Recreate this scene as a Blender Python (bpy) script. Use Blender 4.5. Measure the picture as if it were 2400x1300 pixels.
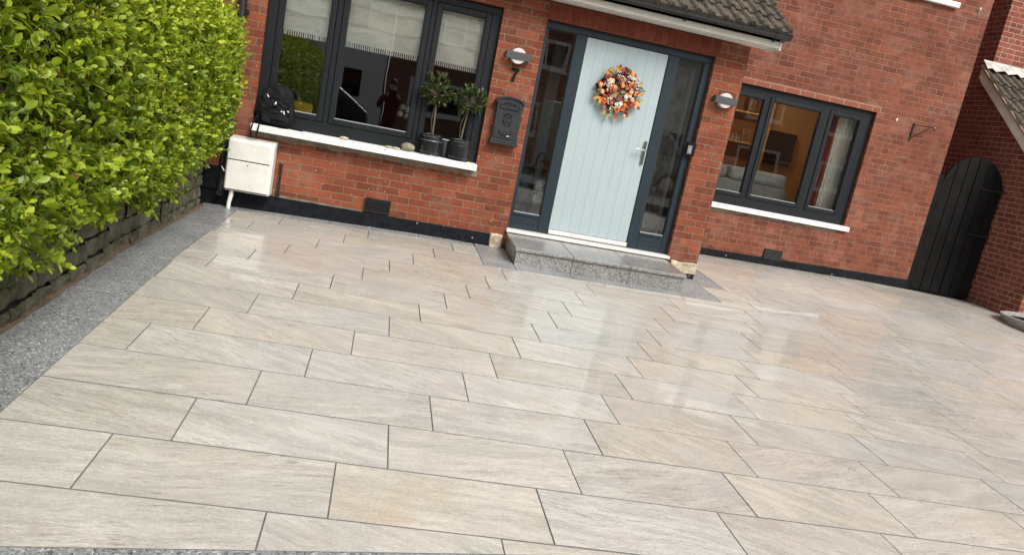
import bpy, bmesh, math, random
import numpy as np
from mathutils import Vector, Matrix, noise
R = math.radians
rnd = random.Random(7)
rng = np.random.default_rng(11)
for o in list(bpy.data.objects): bpy.data.objects.remove(o)
scene = bpy.context.scene
C = scene.collection

# ---------------------------------------------------------------- camera
cd = bpy.data.cameras.new("camera"); cam = bpy.data.objects.new("camera", cd); C.objects.link(cam)
cd.sensor_width = 36; cd.lens = 1769.4/2400*36; cd.clip_start = 0.05; cd.clip_end = 800
right = Vector((0.96971603, -0.1515239, 0.19154981)); down = Vector((0.15272943, -0.23580824, -0.95972298)); fwd = Vector((0.19059, 0.95991405, -0.20552487))
m = Matrix((right, -down, -fwd)).transposed().to_4x4(); m.translation = Vector((0, 0, 1.55))
cam.matrix_world = m
scene.camera = cam
# ---------------------------------------------------------------- world, sun, exposure
SUN_DIR = Vector((0.38, -0.78, 0.85)).normalized()
w = bpy.data.worlds.new("World"); scene.world = w; w.use_nodes = True
wn = w.node_tree; wn.nodes.clear()
sky = wn.nodes.new('ShaderNodeTexSky'); sky.sky_type = 'NISHITA'; sky.sun_disc = False
sky.sun_elevation = math.asin(SUN_DIR.z); sky.sun_rotation = math.atan2(SUN_DIR.x, SUN_DIR.y)
sky.air_density = 1.0; sky.dust_density = 3.0; sky.ozone_density = 0.6
hs = wn.nodes.new('ShaderNodeHueSaturation'); hs.inputs['Saturation'].default_value = 0.2
bg = wn.nodes.new('ShaderNodeBackground'); bg.inputs['Strength'].default_value = 0.11
wo = wn.nodes.new('ShaderNodeOutputWorld')
wn.links.new(sky.outputs[0], hs.inputs['Color']); wn.links.new(hs.outputs[0], bg.inputs['Color']); wn.links.new(bg.outputs[0], wo.inputs['Surface'])
sl = bpy.data.lights.new("sun", 'SUN'); so = bpy.data.objects.new("sun", sl); C.objects.link(so)
sl.energy = 1.5; sl.angle = R(24); sl.color = (1.0, 0.955, 0.88)
so.rotation_euler = SUN_DIR.to_track_quat('Z', 'Y').to_euler()
scene.view_settings.view_transform = 'Standard'; scene.view_settings.look = 'None'
scene.view_settings.exposure = 0.82; scene.view_settings.gamma = 1
scene.render.engine = 'CYCLES'
scene.cycles.max_bounces = 8; scene.cycles.transparent_max_bounces = 16

# ---------------------------------------------------------------- helpers
def sm(t):
    t = min(max(t, 0), 1); return t*t*(3-2*t)
def g(x, y):   # height of the driveway
    return .025*y-.028*x+.035*min(max(x-1.24, 0), 6.0)*sm((y-5)/3.9)-.045*min(max(.8-x, 0), 2.5)*sm((y-5)/2.9)

class MB:
    def __init__(s): s.v = []; s.f = []; s.uv = None
    def add(s, vs, fs):
        n = len(s.v); s.v += [tuple(p) for p in vs]; s.f += [tuple(i+n for i in f) for f in fs]; return s
    def box(s, x0, x1, y0, y1, z0, z1):
        return s.add([(x0,y0,z0),(x1,y0,z0),(x1,y1,z0),(x0,y1,z0),(x0,y0,z1),(x1,y0,z1),(x1,y1,z1),(x0,y1,z1)],
            [(0,3,2,1),(4,5,6,7),(0,1,5,4),(1,2,6,5),(2,3,7,6),(3,0,4,7)])
    def prism(s, pts, y0, y1, axis='y'):
        """outline pts (a,b) extruded along axis; y: (x,z), x: (y,z), z: (x,y)"""
        f = {'y': lambda a, b, c: (a, c, b), 'x': lambda a, b, c: (c, a, b), 'z': lambda a, b, c: (a, b, c)}[axis]
        n = len(pts)
        vs = [f(a, b, y0) for a, b in pts]+[f(a, b, y1) for a, b in pts]
        fs = [tuple(range(n)), tuple(range(2*n-1, n-1, -1))]+[(i, i+n, (i+1) % n+n, (i+1) % n) for i in range(n)]
        return s.add(vs, fs)
    def tube(s, path, r, n=8, caps=True):
        P = [Vector(p) for p in path]; rr = r if isinstance(r, (list, tuple)) else [r]*len(P)
        rings = []; prev = None
        for i, p in enumerate(P):
            t = (P[min(i+1, len(P)-1)]-P[max(i-1, 0)]).normalized()
            a = prev if prev is not None else (Vector((0, 0, 1)) if abs(t.z) < .9 else Vector((1, 0, 0)))
            u = (a-t*a.dot(t)).normalized(); v = t.cross(u); prev = u
            rings.append([p+(u*math.cos(k*2*math.pi/n)+v*math.sin(k*2*math.pi/n))*rr[i] for k in range(n)])
        vs = [q for r_ in rings for q in r_]; fs = []
        for i in range(len(P)-1):
            for k in range(n): fs.append((i*n+k, i*n+(k+1) % n, (i+1)*n+(k+1) % n, (i+1)*n+k))
        if caps: fs.append(tuple(range(n-1, -1, -1))); fs.append(tuple((len(P)-1)*n+k for k in range(n)))
        return s.add(vs, fs)
    def lathe(s, prof, c=(0, 0, 0), n=28, axis='z'):
        vs = []; fs = []
        for (r, h) in prof:
            for k in range(n):
                a = k*2*math.pi/n; x, y = r*math.cos(a), r*math.sin(a)
                p = (x, y, h) if axis == 'z' else (x, h, y)
                vs.append((c[0]+p[0], c[1]+p[1], c[2]+p[2]))
        for i in range(len(prof)-1):
            for k in range(n): fs.append((i*n+k, i*n+(k+1) % n, (i+1)*n+(k+1) % n, (i+1)*n+k))
        fs.append(tuple(range(n-1, -1, -1))); fs.append(tuple((len(prof)-1)*n+k for k in range(n)))
        return s.add(vs, fs)
    def sphere(s, c, r, nu=12, nv=8, sc=(1, 1, 1)):
        prof = [(max(1e-4, r*math.sin(math.pi*i/nv)), -r*math.cos(math.pi*i/nv)) for i in range(nv+1)]
        n0 = len(s.v); s.lathe(prof, (0, 0, 0), nu)
        for i in range(n0, len(s.v)):
            p = s.v[i]; s.v[i] = (c[0]+p[0]*sc[0], c[1]+p[1]*sc[1], c[2]+p[2]*sc[2])
        return s
    def xform(s, M, start=0):
        for i in range(start, len(s.v)): s.v[i] = tuple(M @ Vector(s.v[i]))
        return s

def box_uv(me):
    n = len(me.loops); co = np.empty(len(me.vertices)*3); me.vertices.foreach_get('co', co); co = co.reshape(-1, 3)
    li = np.empty(n, int); me.loops.foreach_get('vertex_index', li)
    fn = np.empty(len(me.polygons)*3); me.polygons.foreach_get('normal', fn); fn = np.abs(fn.reshape(-1, 3))
    lt = np.empty(len(me.polygons), int); me.polygons.foreach_get('loop_total', lt)
    nn = np.repeat(fn, lt, axis=0); p = co[li]
    ax = np.argmax(nn*[1.0, 1.001, .999], axis=1)
    uv = np.where((ax == 1)[:, None], p[:, [0, 2]], np.where((ax == 0)[:, None], p[:, [1, 2]], p[:, [0, 1]]))
    l = me.uv_layers.new(name='UVMap'); l.data.foreach_set('uv', uv.ravel())

def tag(o, label=None, cat=None, group=None, kind=None):
    if label: o['label'] = label
    if cat: o['category'] = cat
    if group: o['group'] = group
    if kind: o['kind'] = kind
    return o
def obj(name, mb, mat, parent=None, bevel=0, smooth=False, seg=2, fixn=True, off=None):
    me = bpy.data.meshes.new(name); me.from_pydata(mb.v, [], mb.f); me.update()
    if fixn:
        bm = bmesh.new(); bm.from_mesh(me); bmesh.ops.recalc_face_normals(bm, faces=bm.faces); bm.to_mesh(me); bm.free(); me.update()
    box_uv(me)
    if mat: me.materials.append(mat)
    o = bpy.data.objects.new(name, me); C.objects.link(o)
    if parent: o.parent = parent
    if bevel:
        b = o.modifiers.new('b', 'BEVEL'); b.width = bevel; b.segments = seg; b.limit_method = 'ANGLE'; b.angle_limit = R(35)
    if smooth or bevel: me.polygons.foreach_set('use_smooth', [True]*len(me.polygons))
    if bevel and not smooth:
        wnm = o.modifiers.new('w', 'WEIGHTED_NORMAL'); wnm.keep_sharp = True
    if smooth == 'auto':
        me.set_sharp_from_angle(angle=R(38))
    return o
def thing(name, label, cat, loc=(0, 0, 0), group=None):
    o = bpy.data.objects.new(name, None); C.objects.link(o); o.empty_display_size = .1
    # parts are modelled in place, so the empty's offset is undone on each child by localise()
    o.location = loc; return tag(o, label, cat, group)
def localise(t):
    """move the children of a thing whose meshes were modelled in world space into the thing's own space"""
    off = Vector(t.location)
    def mv(c, lvl):
        if lvl == 0 and c.type in ('MESH', 'EMPTY'): c.location = c.location-off
    for c in [c for c in C.objects if c.parent == t]: mv(c, 0)
    return t
def copy_tree(o, parent=None):
    c = o.copy(); C.objects.link(c); c.parent = parent
    for ch in [q for q in list(C.objects) if q.parent == o]: copy_tree(ch, c)
    return c

# ---------------------------------------------------------------- materials
class NT:
    def __init__(s, name):
        s.m = bpy.data.materials.new(name); s.m.use_nodes = True; s.t = s.m.node_tree; s.t.nodes.clear()
        s.out = s.t.nodes.new('ShaderNodeOutputMaterial')
    def n(s, ty, **k):
        nd = s.t.nodes.new(ty)
        for a, v in k.items():
            if a in ('operation', 'blend_type', 'data_type', 'noise_dimensions', 'feature', 'distance', 'attribute_name', 'interpolation_type', 'offset', 'offset_frequency', 'squash', 'wave_type', 'bands_direction', 'voronoi_dimensions', 'clamp', 'noise_type'): setattr(nd, a, v)
        return nd
    def l(s, a, b): s.t.links.new(a, b)
    def put(s, nd, key, val):
        i = nd.inputs[key]
        if isinstance(val, bpy.types.NodeSocket): s.l(val, i)
        else: i.default_value = val
    def coord(s, kind='Object'):
        return s.n('ShaderNodeTexCoord').outputs[kind]
    def mapping(s, vec, scale=(1, 1, 1), rot=(0, 0, 0), loc=(0, 0, 0)):
        mp = s.n('ShaderNodeMapping'); s.l(vec, mp.inputs[0]); s.put(mp, 'Scale', scale); s.put(mp, 'Rotation', rot); s.put(mp, 'Location', loc); return mp.outputs[0]
    def noise(s, vec, scale, detail=4, rough=.55, dist=0, out='Fac', dim='3D', wv=None):
        nz = s.n('ShaderNodeTexNoise', noise_dimensions=dim)
        if vec: s.l(vec, nz.inputs['Vector'])
        s.put(nz, 'Scale', scale); s.put(nz, 'Detail', detail); s.put(nz, 'Roughness', rough); s.put(nz, 'Distortion', dist)
        if wv is not None: s.put(nz, 'W', wv)
        return nz.outputs[out]
    def vor(s, vec, scale, feature='F1', out='Distance', rand=1):
        v = s.n('ShaderNodeTexVoronoi', feature=feature); s.l(vec, v.inputs['Vector']); s.put(v, 'Scale', scale); s.put(v, 'Randomness', rand); return v.outputs[out]
    def ramp(s, fac, stops, interp='LINEAR'):
        r = s.n('ShaderNodeValToRGB'); s.l(fac, r.inputs[0]); cr = r.color_ramp; cr.interpolation = interp
        while len(cr.elements) < len(stops): cr.elements.new(.5)
        for e, (p, c) in zip(cr.elements, stops):
            e.position = p; e.color = (c, c, c, 1) if not isinstance(c, tuple) else (*c, 1)
        return r.outputs[0]
    def mix(s, fac, a, b, mode='MIX'):
        mx = s.n('ShaderNodeMix', data_type='RGBA', blend_type=mode)
        for key, val in ((0, fac), (6, a), (7, b)):
            if isinstance(val, tuple): val = (*val[:3], 1)
            s.put(mx, key, val)
        return mx.outputs[2]
    def math(s, op, a, b=None, c=None, clamp=False):
        md = s.n('ShaderNodeMath', operation=op); md.use_clamp = clamp; s.put(md, 0, a)
        if b is not None: s.put(md, 1, b)
        if c is not None: s.put(md, 2, c)
        return md.outputs[0]
    def vadd(s, a, b, op='ADD'):
        md = s.n('ShaderNodeVectorMath', operation=op); s.put(md, 0, a); s.put(md, 1, b); return md.outputs[0]
    def vscale(s, a, k):
        md = s.n('ShaderNodeVectorMath', operation='SCALE'); s.put(md, 0, a); s.put(md, 3, k); return md.outputs[0]
    def bump(s, h, strength=.5, dist=.01, normal=None):
        b = s.n('ShaderNodeBump'); s.put(b, 'Height', h); s.put(b, 'Strength', strength); s.put(b, 'Distance', dist)
        if normal: s.l(normal, b.inputs['Normal'])
        return b.outputs[0]
    def bsdf(s, col, rough=.6, normal=None, metal=0, spec=.5, coat=0, coat_rough=.05, trans=None, **k):
        p = s.n('ShaderNodeBsdfPrincipled')
        if isinstance(col, tuple): col = (*col[:3], 1)
        s.put(p, 'Base Color', col); s.put(p, 'Roughness', rough); s.put(p, 'Metallic', metal); s.put(p, 'Specular IOR Level', spec)
        if coat: s.put(p, 'Coat Weight', coat); s.put(p, 'Coat Roughness', coat_rough)
        if normal: s.l(normal, p.inputs['Normal'])
        for a, v in k.items(): s.put(p, a.replace('_', ' '), v)
        s.l(p.outputs[0], s.out.inputs['Surface']); return p

def simple(name, col, rough=.5, metal=0, var=.12, vscale=6, bump=.15, bscale=60, bdist=.002, spec=.5, coat=0):
    t = NT(name); co = t.coord()
    nz = t.noise(co, vscale, 5, .6)
    c = t.mix(t.ramp(nz, [(.3, 0.0), (.7, 1.0)]), tuple(x*(1-var) for x in col), tuple(min(1, x*(1+var)) for x in col))
    b = t.bump(t.noise(co, bscale, 4, .6), bump, bdist)
    rr = t.math('MULTIPLY_ADD', t.noise(co, vscale*2.3, 3), .25*rough, rough*.87)
    t.bsdf(c, rr, b, metal, spec, coat); return t.m

def brick_mat(name, c1, c2, mortar, stain=(.5, .45), msize=.006, wob=.0035, specks=0.0, vertical=False, pale=0.0, sq=.5):
    t = NT(name); uv = t.coord('UV')
    if vertical: uv = t.mapping(uv, rot=(0, 0, R(90)))
    nz = t.noise(uv, 9, 3, .6, out='Color'); off = t.vscale(t.vadd(nz, (.5, .5, .5), 'SUBTRACT'), wob*2.4)
    nz2 = t.noise(uv, 70, 2, .6, out='Color'); off2 = t.vscale(t.vadd(nz2, (.5, .5, .5), 'SUBTRACT'), wob*1.3)
    v = t.vadd(t.vadd(uv, off), off2)
    bt = t.n('ShaderNodeTexBrick'); bt.offset = .5; bt.offset_frequency = 2; bt.squash = sq if not vertical else 1; bt.squash_frequency = 3 if not vertical else 2
    t.l(v, bt.inputs['Vector'])
    t.put(bt, 'Color1', (0, 0, 0, 1)); t.put(bt, 'Color2', (1, 1, 1, 1)); t.put(bt, 'Mortar', (.5, .5, .5, 1))
    t.put(bt, 'Scale', 1.0); t.put(bt, 'Mortar Size', msize); t.put(bt, 'Mortar Smooth', .25); t.put(bt, 'Bias', 0.0)
    t.put(bt, 'Brick Width', .225); t.put(bt, 'Row Height', .075)
    rndc = t.math('MULTIPLY', bt.outputs['Color'], 1.0)
    col = t.mix(rndc, c1, c2)
    hsv = t.n('ShaderNodeHueSaturation'); t.put(hsv, 'Color', col)
    fine = t.noise(uv, 45, 6, .7); big = t.noise(uv, 1.3, 4, .6); mid = t.noise(uv, 7, 5, .65)
    t.put(hsv, 'Value', t.math('ADD', t.math('MULTIPLY', fine, 1.1), t.math('ADD', t.math('MULTIPLY', mid, .8), .08)))
    col = hsv.outputs[0]
    if pale:
        col = t.mix(t.math('MULTIPLY', t.ramp(t.noise(uv, 3.1, 6, .7), [(.5, 0.0), (.75, 1.0)]), pale), col, (.42, .30, .23))
    mort_c = t.mix(t.noise(uv, 25, 4), tuple(x*.55 for x in mortar), tuple(x*1.25 for x in mortar))
    # joints come and go: partly washed over
    jf = t.math('MULTIPLY', bt.outputs['Fac'], t.ramp(t.noise(uv, 2.3, 4, .7), [(.36, stain[0]), (.6, 1.0)]))
    col = t.mix(jf, col, mort_c)
    col = t.mix(t.ramp(big, [(.35, stain[1]), (.65, 0.0)]), col, t.mix(1.0, col, (.62, .58, .55), 'MULTIPLY'))
    if specks:
        sp = t.vor(uv, 17); col = t.mix(t.math('LESS_THAN', sp, specks), col, (.75, .70, .62))
    h = t.math('ADD', t.math('MULTIPLY', bt.outputs['Fac'], -1.0), t.math('MULTIPLY', fine, .55))
    t.bsdf(col, .86, t.bump(h, .75, .006), spec=.25); return t.m

M = {}
M['brick_bay'] = brick_mat('bay_brick', (.150, .041, .022), (.275, .073, .035), (.25, .185, .125), (.6, .5), .0062, specks=.06, pale=.3, sq=1.0, wob=.005)
M['brick_main'] = brick_mat('main_brick', (.145, .047, .029), (.235, .074, .042), (.33, .215, .155), (.42, .6), .0042, specks=.045, pale=.35, wob=.006)
M['brick_soldier'] = brick_mat('soldier_brick', (.15, .036, .022), (.21, .05, .028), (.07, .04, .03), (.3, .4), .004, vertical=True)
M['brick_nb'] = brick_mat('neighbour_brick', (.19, .055, .036), (.28, .085, .058), (.52, .42, .33), (.6, .4), .0055)
M['brick_far'] = brick_mat('far_brick', (.20, .08, .055), (.28, .12, .08), (.35, .3, .25), (.6, .4), .008)
M['anthracite'] = simple('anthracite_frame', (.0075, .010, .0125), .5, var=.08, bump=.05, bscale=150, bdist=.0006, spec=.3)
M['anthracite_door'] = simple('blue_grey_frame', (.015, .0265, .036), .46, var=.08, bump=.05, bscale=150, bdist=.0006, spec=.35)
M['gasket'] = simple('black_gasket', (.008, .008, .009), .6)
M['bead'] = simple('pale_bead', (.38, .40, .40), .35)
M['black_plastic'] = simple('black_plastic', (.012, .012, .013), .35, var=.3, vscale=12)
M['black_iron'] = simple('black_iron', (.012, .012, .012), .5)
M['chrome'] = simple('chrome', (.62, .62, .6), .18, metal=1, bump=.02)
def sill_mat():
    t = NT('white_painted_sill'); co = t.coord(); d = t.noise(t.mapping(co, (14, 4, 2.5)), 1, 6, .7)
    c = t.mix(t.ramp(d, [(.52, 0.0), (.72, .5)]), (.80, .80, .78), (.50, .48, .43)); c = t.mix(t.math('LESS_THAN', t.vor(co, 22), .08), c, (.3, .27, .22))
    t.bsdf(c, .5, t.bump(t.noise(co, 30, 5), .3, .003)); return t.m
M['white_sill'] = sill_mat()
M['white_plastic'] = simple('white_plastic', (.72, .70, .66), .35, var=.04)
M['rubber'] = simple('rubber', (.015, .015, .016), .8)

def glass_mat(name, tint=(.98, .99, .985), refl=1.0):
    t = NT(name); tr = t.n('ShaderNodeBsdfTransparent'); t.put(tr, 0, (*tint, 1))
    gl = t.n('ShaderNodeBsdfGlossy'); t.put(gl, 'Roughness', .004); t.put(gl, 'Color', (1, 1, 1, 1))
    b = t.bump(t.noise(t.coord(), 1.7, 1), .05, .02); t.l(b, gl.inputs['Normal'])
    fr = t.n('ShaderNodeFresnel'); t.put(fr, 'IOR', 1.5)
    mx = t.n('ShaderNodeMixShader'); t.l(t.math('MULTIPLY', fr.outputs[0], 1.8*refl, clamp=True), mx.inputs[0]); t.l(tr.outputs[0], mx.inputs[1]); t.l(gl.outputs[0], mx.inputs[2])
    t.l(mx.outputs[0], t.out.inputs['Surface']); return t.m
M['glass'] = glass_mat('window_glass')
M['glass_dark'] = glass_mat('dark_window_glass', (.35, .38, .38))

def paving_mat():
    t = NT('porcelain_paving'); uv = t.coord('UV')
    at = t.n('ShaderNodeAttribute', attribute_name='tile'); at.attribute_name = 'tile'
    sp = t.n('ShaderNodeSeparateColor'); t.l(at.outputs['Color'], sp.inputs[0])
    r1, r2, r3 = sp.outputs[0], sp.outputs[1], sp.outputs[2]
    off = t.n('ShaderNodeCombineXYZ'); t.put(off, 0, t.math('MULTIPLY', r1, 37.0)); t.put(off, 1, t.math('MULTIPLY', r2, 23.0)); t.put(off, 2, t.math('MULTIPLY', r3, 11.0))
    v = t.vadd(uv, off.outputs[0])
    vr = t.n('ShaderNodeVectorRotate'); vr.rotation_type = 'Z_AXIS'; t.l(v, vr.inputs['Vector']); t.put(vr, 'Angle', t.math('MULTIPLY_ADD', r3, 1.0, -.28))
    wpn = t.noise(vr.outputs[0], 1.6, 4, .55, out='Color')
    vw = t.vadd(vr.outputs[0], t.vscale(wpn, .16))
    st = t.mapping(vw, (2.6, 15, 1)); st2 = t.mapping(vw, (9, 62, 1)); st3 = t.mapping(vw, (22, 120, 1))
    n1 = t.noise(st, 1.0, 8, .68, .15); n2 = t.noise(st2, 1.0, 6, .68, .2); n3 = t.noise(v, 3.2, 5, .65); n4 = t.noise(v, 95, 5, .8); n5 = t.noise(vw, 2.3, 5, .62, .4); n6 = t.noise(st3, 1.0, 5, .7); pat = t.noise(v, 2.7, 3, .5)
    col = t.mix(t.ramp(n1, [(.36, 0.0), (.62, 1.0)]), (.445, .412, .368), (.645, .608, .55))
    col = t.mix(t.math('MULTIPLY', t.ramp(n2, [(.36, 1.0), (.46, 0.0)]), t.ramp(pat, [(.38, .95), (.58, .12)])), col, (.30, .275, .225))
    col = t.mix(t.math('MULTIPLY', t.ramp(n6, [(.55, 0.0), (.64, 1.0)]), .75), col, (.76, .74, .68))
    col = t.mix(t.math('MULTIPLY', t.ramp(n3, [(.42, 0.0), (.68, 1.0)]), .5), col, (.475, .47, .445))
    col = t.mix(t.math('MULTIPLY', t.ramp(n5, [(.52, 0.0), (.80, 1.0)]), t.math('MULTIPLY_ADD', r2, .65, .10)), col, (.53, .44, .33))
    col = t.mix(.75, col, t.mix(t.ramp(n4, [(.3, 0.0), (.7, 1.0)]), (.66, .65, .63), (1.14, 1.13, 1.12)), 'MULTIPLY')
    hsv = t.n('ShaderNodeHueSaturation'); t.put(hsv, 'Color', col); t.put(hsv, 'Value', t.math('MULTIPLY_ADD', r1, .14, 1.04)); t.put(hsv, 'Saturation', t.math('MULTIPLY_ADD', r2, .5, .75))
    h = t.math('ADD', t.math('MULTIPLY', n1, .5), t.math('ADD', t.math('MULTIPLY', n2, .7), t.math('ADD', t.math('MULTIPLY', n6, 1.1), t.math('MULTIPLY', n4, .60))))
    dmp = t.noise(uv, .55, 3, .6)
    rough = t.math('ADD', t.ramp(dmp, [(.35, .16), (.65, .28)]), t.math('MULTIPLY', n2, .14))
    t.bsdf(hsv.outputs[0], rough, t.bump(h, .6, .004), spec=.5, coat=t.ramp(t.noise(uv, .8, 3, .6), [(.35, .25), (.6, .68)]), coat_rough=.035); return t.m
M['paving'] = paving_mat()
M['grout'] = simple('grey_grout', (.17, .166, .16), .9, var=.2, vscale=30, spec=.2); M['joint'] = simple('joint_filler', (.20, .195, .185), .95, spec=.1)

def granite_mat(name, a, b, c, rough=.35, scale=1.0):
    t = NT(name); co = t.coord()
    v1 = t.vor(co, 210*scale, out='Color'); v2 = t.noise(co, 130*scale, 3, .7); v3 = t.noise(co, 4, 4)
    sp = t.n('ShaderNodeSeparateColor'); t.l(v1, sp.inputs[0])
    col = t.mix(t.ramp(sp.outputs[0], [(.0, 0.0), (.33, 0.0), (.36, .5), (.72, .5), (.76, 1.0)]), a, c)
    col = t.mix(t.ramp(v2, [(.42, 0.0), (.58, 1.0)]), col, b)
    col = t.mix(.6, col, t.mix(t.ramp(t.noise(co, 1.7, 6, .7), [(.35, 0.0), (.65, 1.0)]), (.62, .61, .59), (1.15, 1.15, 1.15)), 'MULTIPLY')
    t.bsdf(col, t.math('MULTIPLY_ADD', v3, .3, rough-.12), t.bump(v2, .18, .001), spec=.5, coat=.25, coat_rough=.12); return t.m
M['granite'] = granite_mat('grey_granite', (.07, .073, .077), (.27, .276, .285), (.56, .568, .58), .42, .58)
M['granite_step'] = granite_mat('step_granite', (.06, .056, .054), (.24, .232, .225), (.50, .49, .475), .32, .58)
M['asphalt'] = simple('asphalt', (.05, .05, .052), .85, var=.3, vscale=3, bump=.5, bscale=200, bdist=.004)
M['pave_grey'] = simple('pavement_slabs', (.28, .27, .25), .8, var=.15)

# ---------------------------------------------------------------- ground, road, driveway
def grid_sheet(xs, ys, zf):
    mb = MB(); nx = len(xs)
    mb.v = [(x, y, zf(x, y)) for y in ys for x in xs]
    mb.f = [(j*nx+i, j*nx+i+1, (j+1)*nx+i+1, (j+1)*nx+i) for j in range(len(ys)-1) for i in range(nx-1)]
    return mb
gx = [-200, -60, -20, -8, -4, -3]+[i*.5 for i in range(-5, 21)]+[11, 14, 20, 60, 200]
gy = [-200, -80, -40, -20, -12, -8, -5, -3, -2]+[i*.5 for i in range(-3, 22)]+[12, 16, 20, 40, 200]
def cg(x, y):
    return g(min(max(x, -3), 10), min(max(y, -2), 10))-.035
tag(obj('ground', grid_sheet(gx, gy, cg), M['pave_grey']), kind='structure')
tag(obj('road', MB().add([(-60, -11, -.02), (60, -11, -.02), (60, -3.6, -.04), (-60, -3.6, -.04)], [(0, 1, 2, 3)]), M['asphalt']), kind='structure')
base = grid_sheet([-1.66+i*.25 for i in range(43)], [1.2+i*.25 for i in range(35)], lambda x, y: g(x, y)-.0042-.010*max(sm((x-5)/1.2), sm((y-4.6)/1.0)))
tag(obj('driveway_bed', base, M['grout']), kind='structure')

def clip(poly, a, b, c):   # keep a*x+b*y+c >= 0
    out = []
    for i in range(len(poly)):
        p, q = poly[i], poly[(i+1) % len(poly)]
        dp = a*p[0]+b*p[1]+c; dq = a*q[0]+b*q[1]+c
        if dp >= 0: out.append(p)
        if (dp >= 0) != (dq >= 0):
            t_ = dp/(dp-dq); out.append((p[0]+t_*(q[0]-p[0]), p[1]+t_*(q[1]-p[1])))
    return out
LEFT = (1, .0125, 1.215)           # x > -1.215-.0125y
BOT = (-.151, 1, -2.268)
def front_line(x): return 6.925+.055*(x-1.08)
regions = [
    [LEFT, (-1, 0, 1.08), (0, -1, 7.705), BOT],
    [(1, 0, -1.08), (-1, 0, 3.61), (-.055, 1*-1, 6.925+.055*-1.08*-0-.0594+.1188), BOT],
    [(1, 0, -3.61), (-1, 0, 3.9), (0, -1, 7.598), (-.151, 1, -2.1)],
    [(1, 0, -3.9), (-1, 0, 8.78), (0, -1, 9.585), (0, 1, -2.0)],
]
regions[1][2] = (.055, -1, 6.925-.055*1.08)
TL, TW, GAP = .843, .4035, .0036
verts = []; faces = []; tilecol = []; sidemat = []
for r_ in range(-3, 19):
    y0 = 2.458+r_*TW; y1 = y0+TW; xo = -.837+r_*.2085
    k0 = int(math.floor((-1.6-xo)/TL)); 
    for k in range(k0, k0+15):
        x0 = xo+k*TL; x1 = x0+TL
        if x0 > 8.8 or x1 < -1.4: continue
        rc = (rnd.random(), rnd.random(), rnd.random())
        tx, ty, tz = rnd.uniform(-.0009, .0009), rnd.uniform(-.0016, .0016), rnd.uniform(-.0006, .0006)
        cx, cy = (x0+x1)/2, (y0+y1)/2
        for reg in (regions if y1 > 6.91 else [[LEFT, (-1, 0, 8.78), BOT]] if x0 < 2 else [[(-1, 0, 8.78), (0, 1, -2.0)]]):
            P = [(x0+GAP*.8, y0+GAP*1.45), (x1-GAP*.8, y0+GAP*1.45), (x1-GAP*.8, y1-GAP*1.45), (x0+GAP*.8, y1-GAP*1.45)]
            for c in reg:
                if P: P = clip(P, *c)
            if len(P) < 3: continue
            n = len(verts); zt = lambda x, y, e=0: g(x, y)+.0+tz+(x-cx)*tx+(y-cy)*ty-e
            # slightly dished arris: inner face + chamfer ring
            cxx = sum(p[0] for p in P)/len(P); cyy = sum(p[1] for p in P)/len(P)
            for p in P:
                d = Vector((cxx-p[0], cyy-p[1])); d = d.normalized()*.0007 if d.length > .01 else d
                verts.append((p[0]+d.x, p[1]+d.y, zt(p[0], p[1])))
            for p in P: verts.append((p[0], p[1], zt(p[0], p[1], .0012)))
            for p in P: verts.append((p[0], p[1], zt(p[0], p[1], .010)))
            L = len(P)
            fs = [tuple(n+i for i in range(L))]+[(n+i, n+L+i, n+L+(i+1) % L, n+(i+1) % L) for i in range(L)]+[(n+L+i, n+2*L+i, n+2*L+(i+1) % L, n+L+(i+1) % L) for i in range(L)]
            faces += fs; sidemat += [0]*(1+L)+[1]*L; tilecol += [rc]*(3*L)
mb = MB(); mb.v = verts; mb.f = faces
pv = obj('driveway_paving', mb, M['paving'], fixn=False)
pv.data.materials.append(M['joint'])
pv.data.polygons.foreach_set('material_index', sidemat)
ca = pv.data.color_attributes.new('tile', 'FLOAT_COLOR', 'POINT')
ca.data.foreach_set('color', np.array([(*c, 1) for c in tilecol], dtype=np.float32).ravel())
tag(pv, kind='structure')

def slab(mb, P, e=0.0):
    n = len(mb.v); cxx = sum(p[0] for p in P)/len(P); cyy = sum(p[1] for p in P)/len(P); L = len(P); dz = rnd.uniform(-.0008, .0008)+e
    for p in P:
        d = Vector((cxx-p[0], cyy-p[1])).normalized()*.003; mb.v.append((p[0]+d.x, p[1]+d.y, g(*p)+dz))
    for p in P: mb.v.append((p[0], p[1], g(*p)-.002+dz))
    for p in P: mb.v.append((p[0], p[1], g(*p)-.012))
    mb.f += [tuple(n+i for i in range(L))]+[(n+i, n+L+i, n+L+(i+1) % L, n+(i+1) % L) for i in range(L)]+[(n+L+i, n+2*L+i, n+2*L+(i+1) % L, n+L+(i+1) % L) for i in range(L)]
bd = MB(); G2 = .002
y = 1.3
while y < 7.86:                      # left border
    y2 = min(y+.45, 7.86)
    xr = lambda yy: -1.221-.0125*yy
    slab(bd, [(-1.66, y+G2), (xr(y), y+G2), (xr(y2), y2-G2), (-1.66, y2-G2)]); y = y2
x = -1.315
while x < 1.075:                     # strip along the house
    x2 = min(x+.9, 1.075); slab(bd, [(x+G2, 7.712), (x2-G2, 7.712), (x2-G2, 7.90), (x+G2, 7.90)]); x = x2
fl = lambda x: front_line(x)+.006
slab(bd, [(1.085, fl(1.085)), (1.41, fl(1.41)), (1.41, 7.18), (1.085, 7.18)])
slab(bd, [(1.085, 7.184), (1.41, 7.184), (1.41, 7.90), (1.085, 7.90)])
for a, b in ((1.414, 2.0), (2.004, 2.6), (2.604, 3.2), (3.204, 3.604)): slab(bd, [(a, fl(a)), (b, fl(b)), (b, 7.21), (a, 7.21)])
slab(bd, [(3.204, 7.214), (3.604, 7.214), (3.604, 7.95), (3.204, 7.95)])
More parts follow.
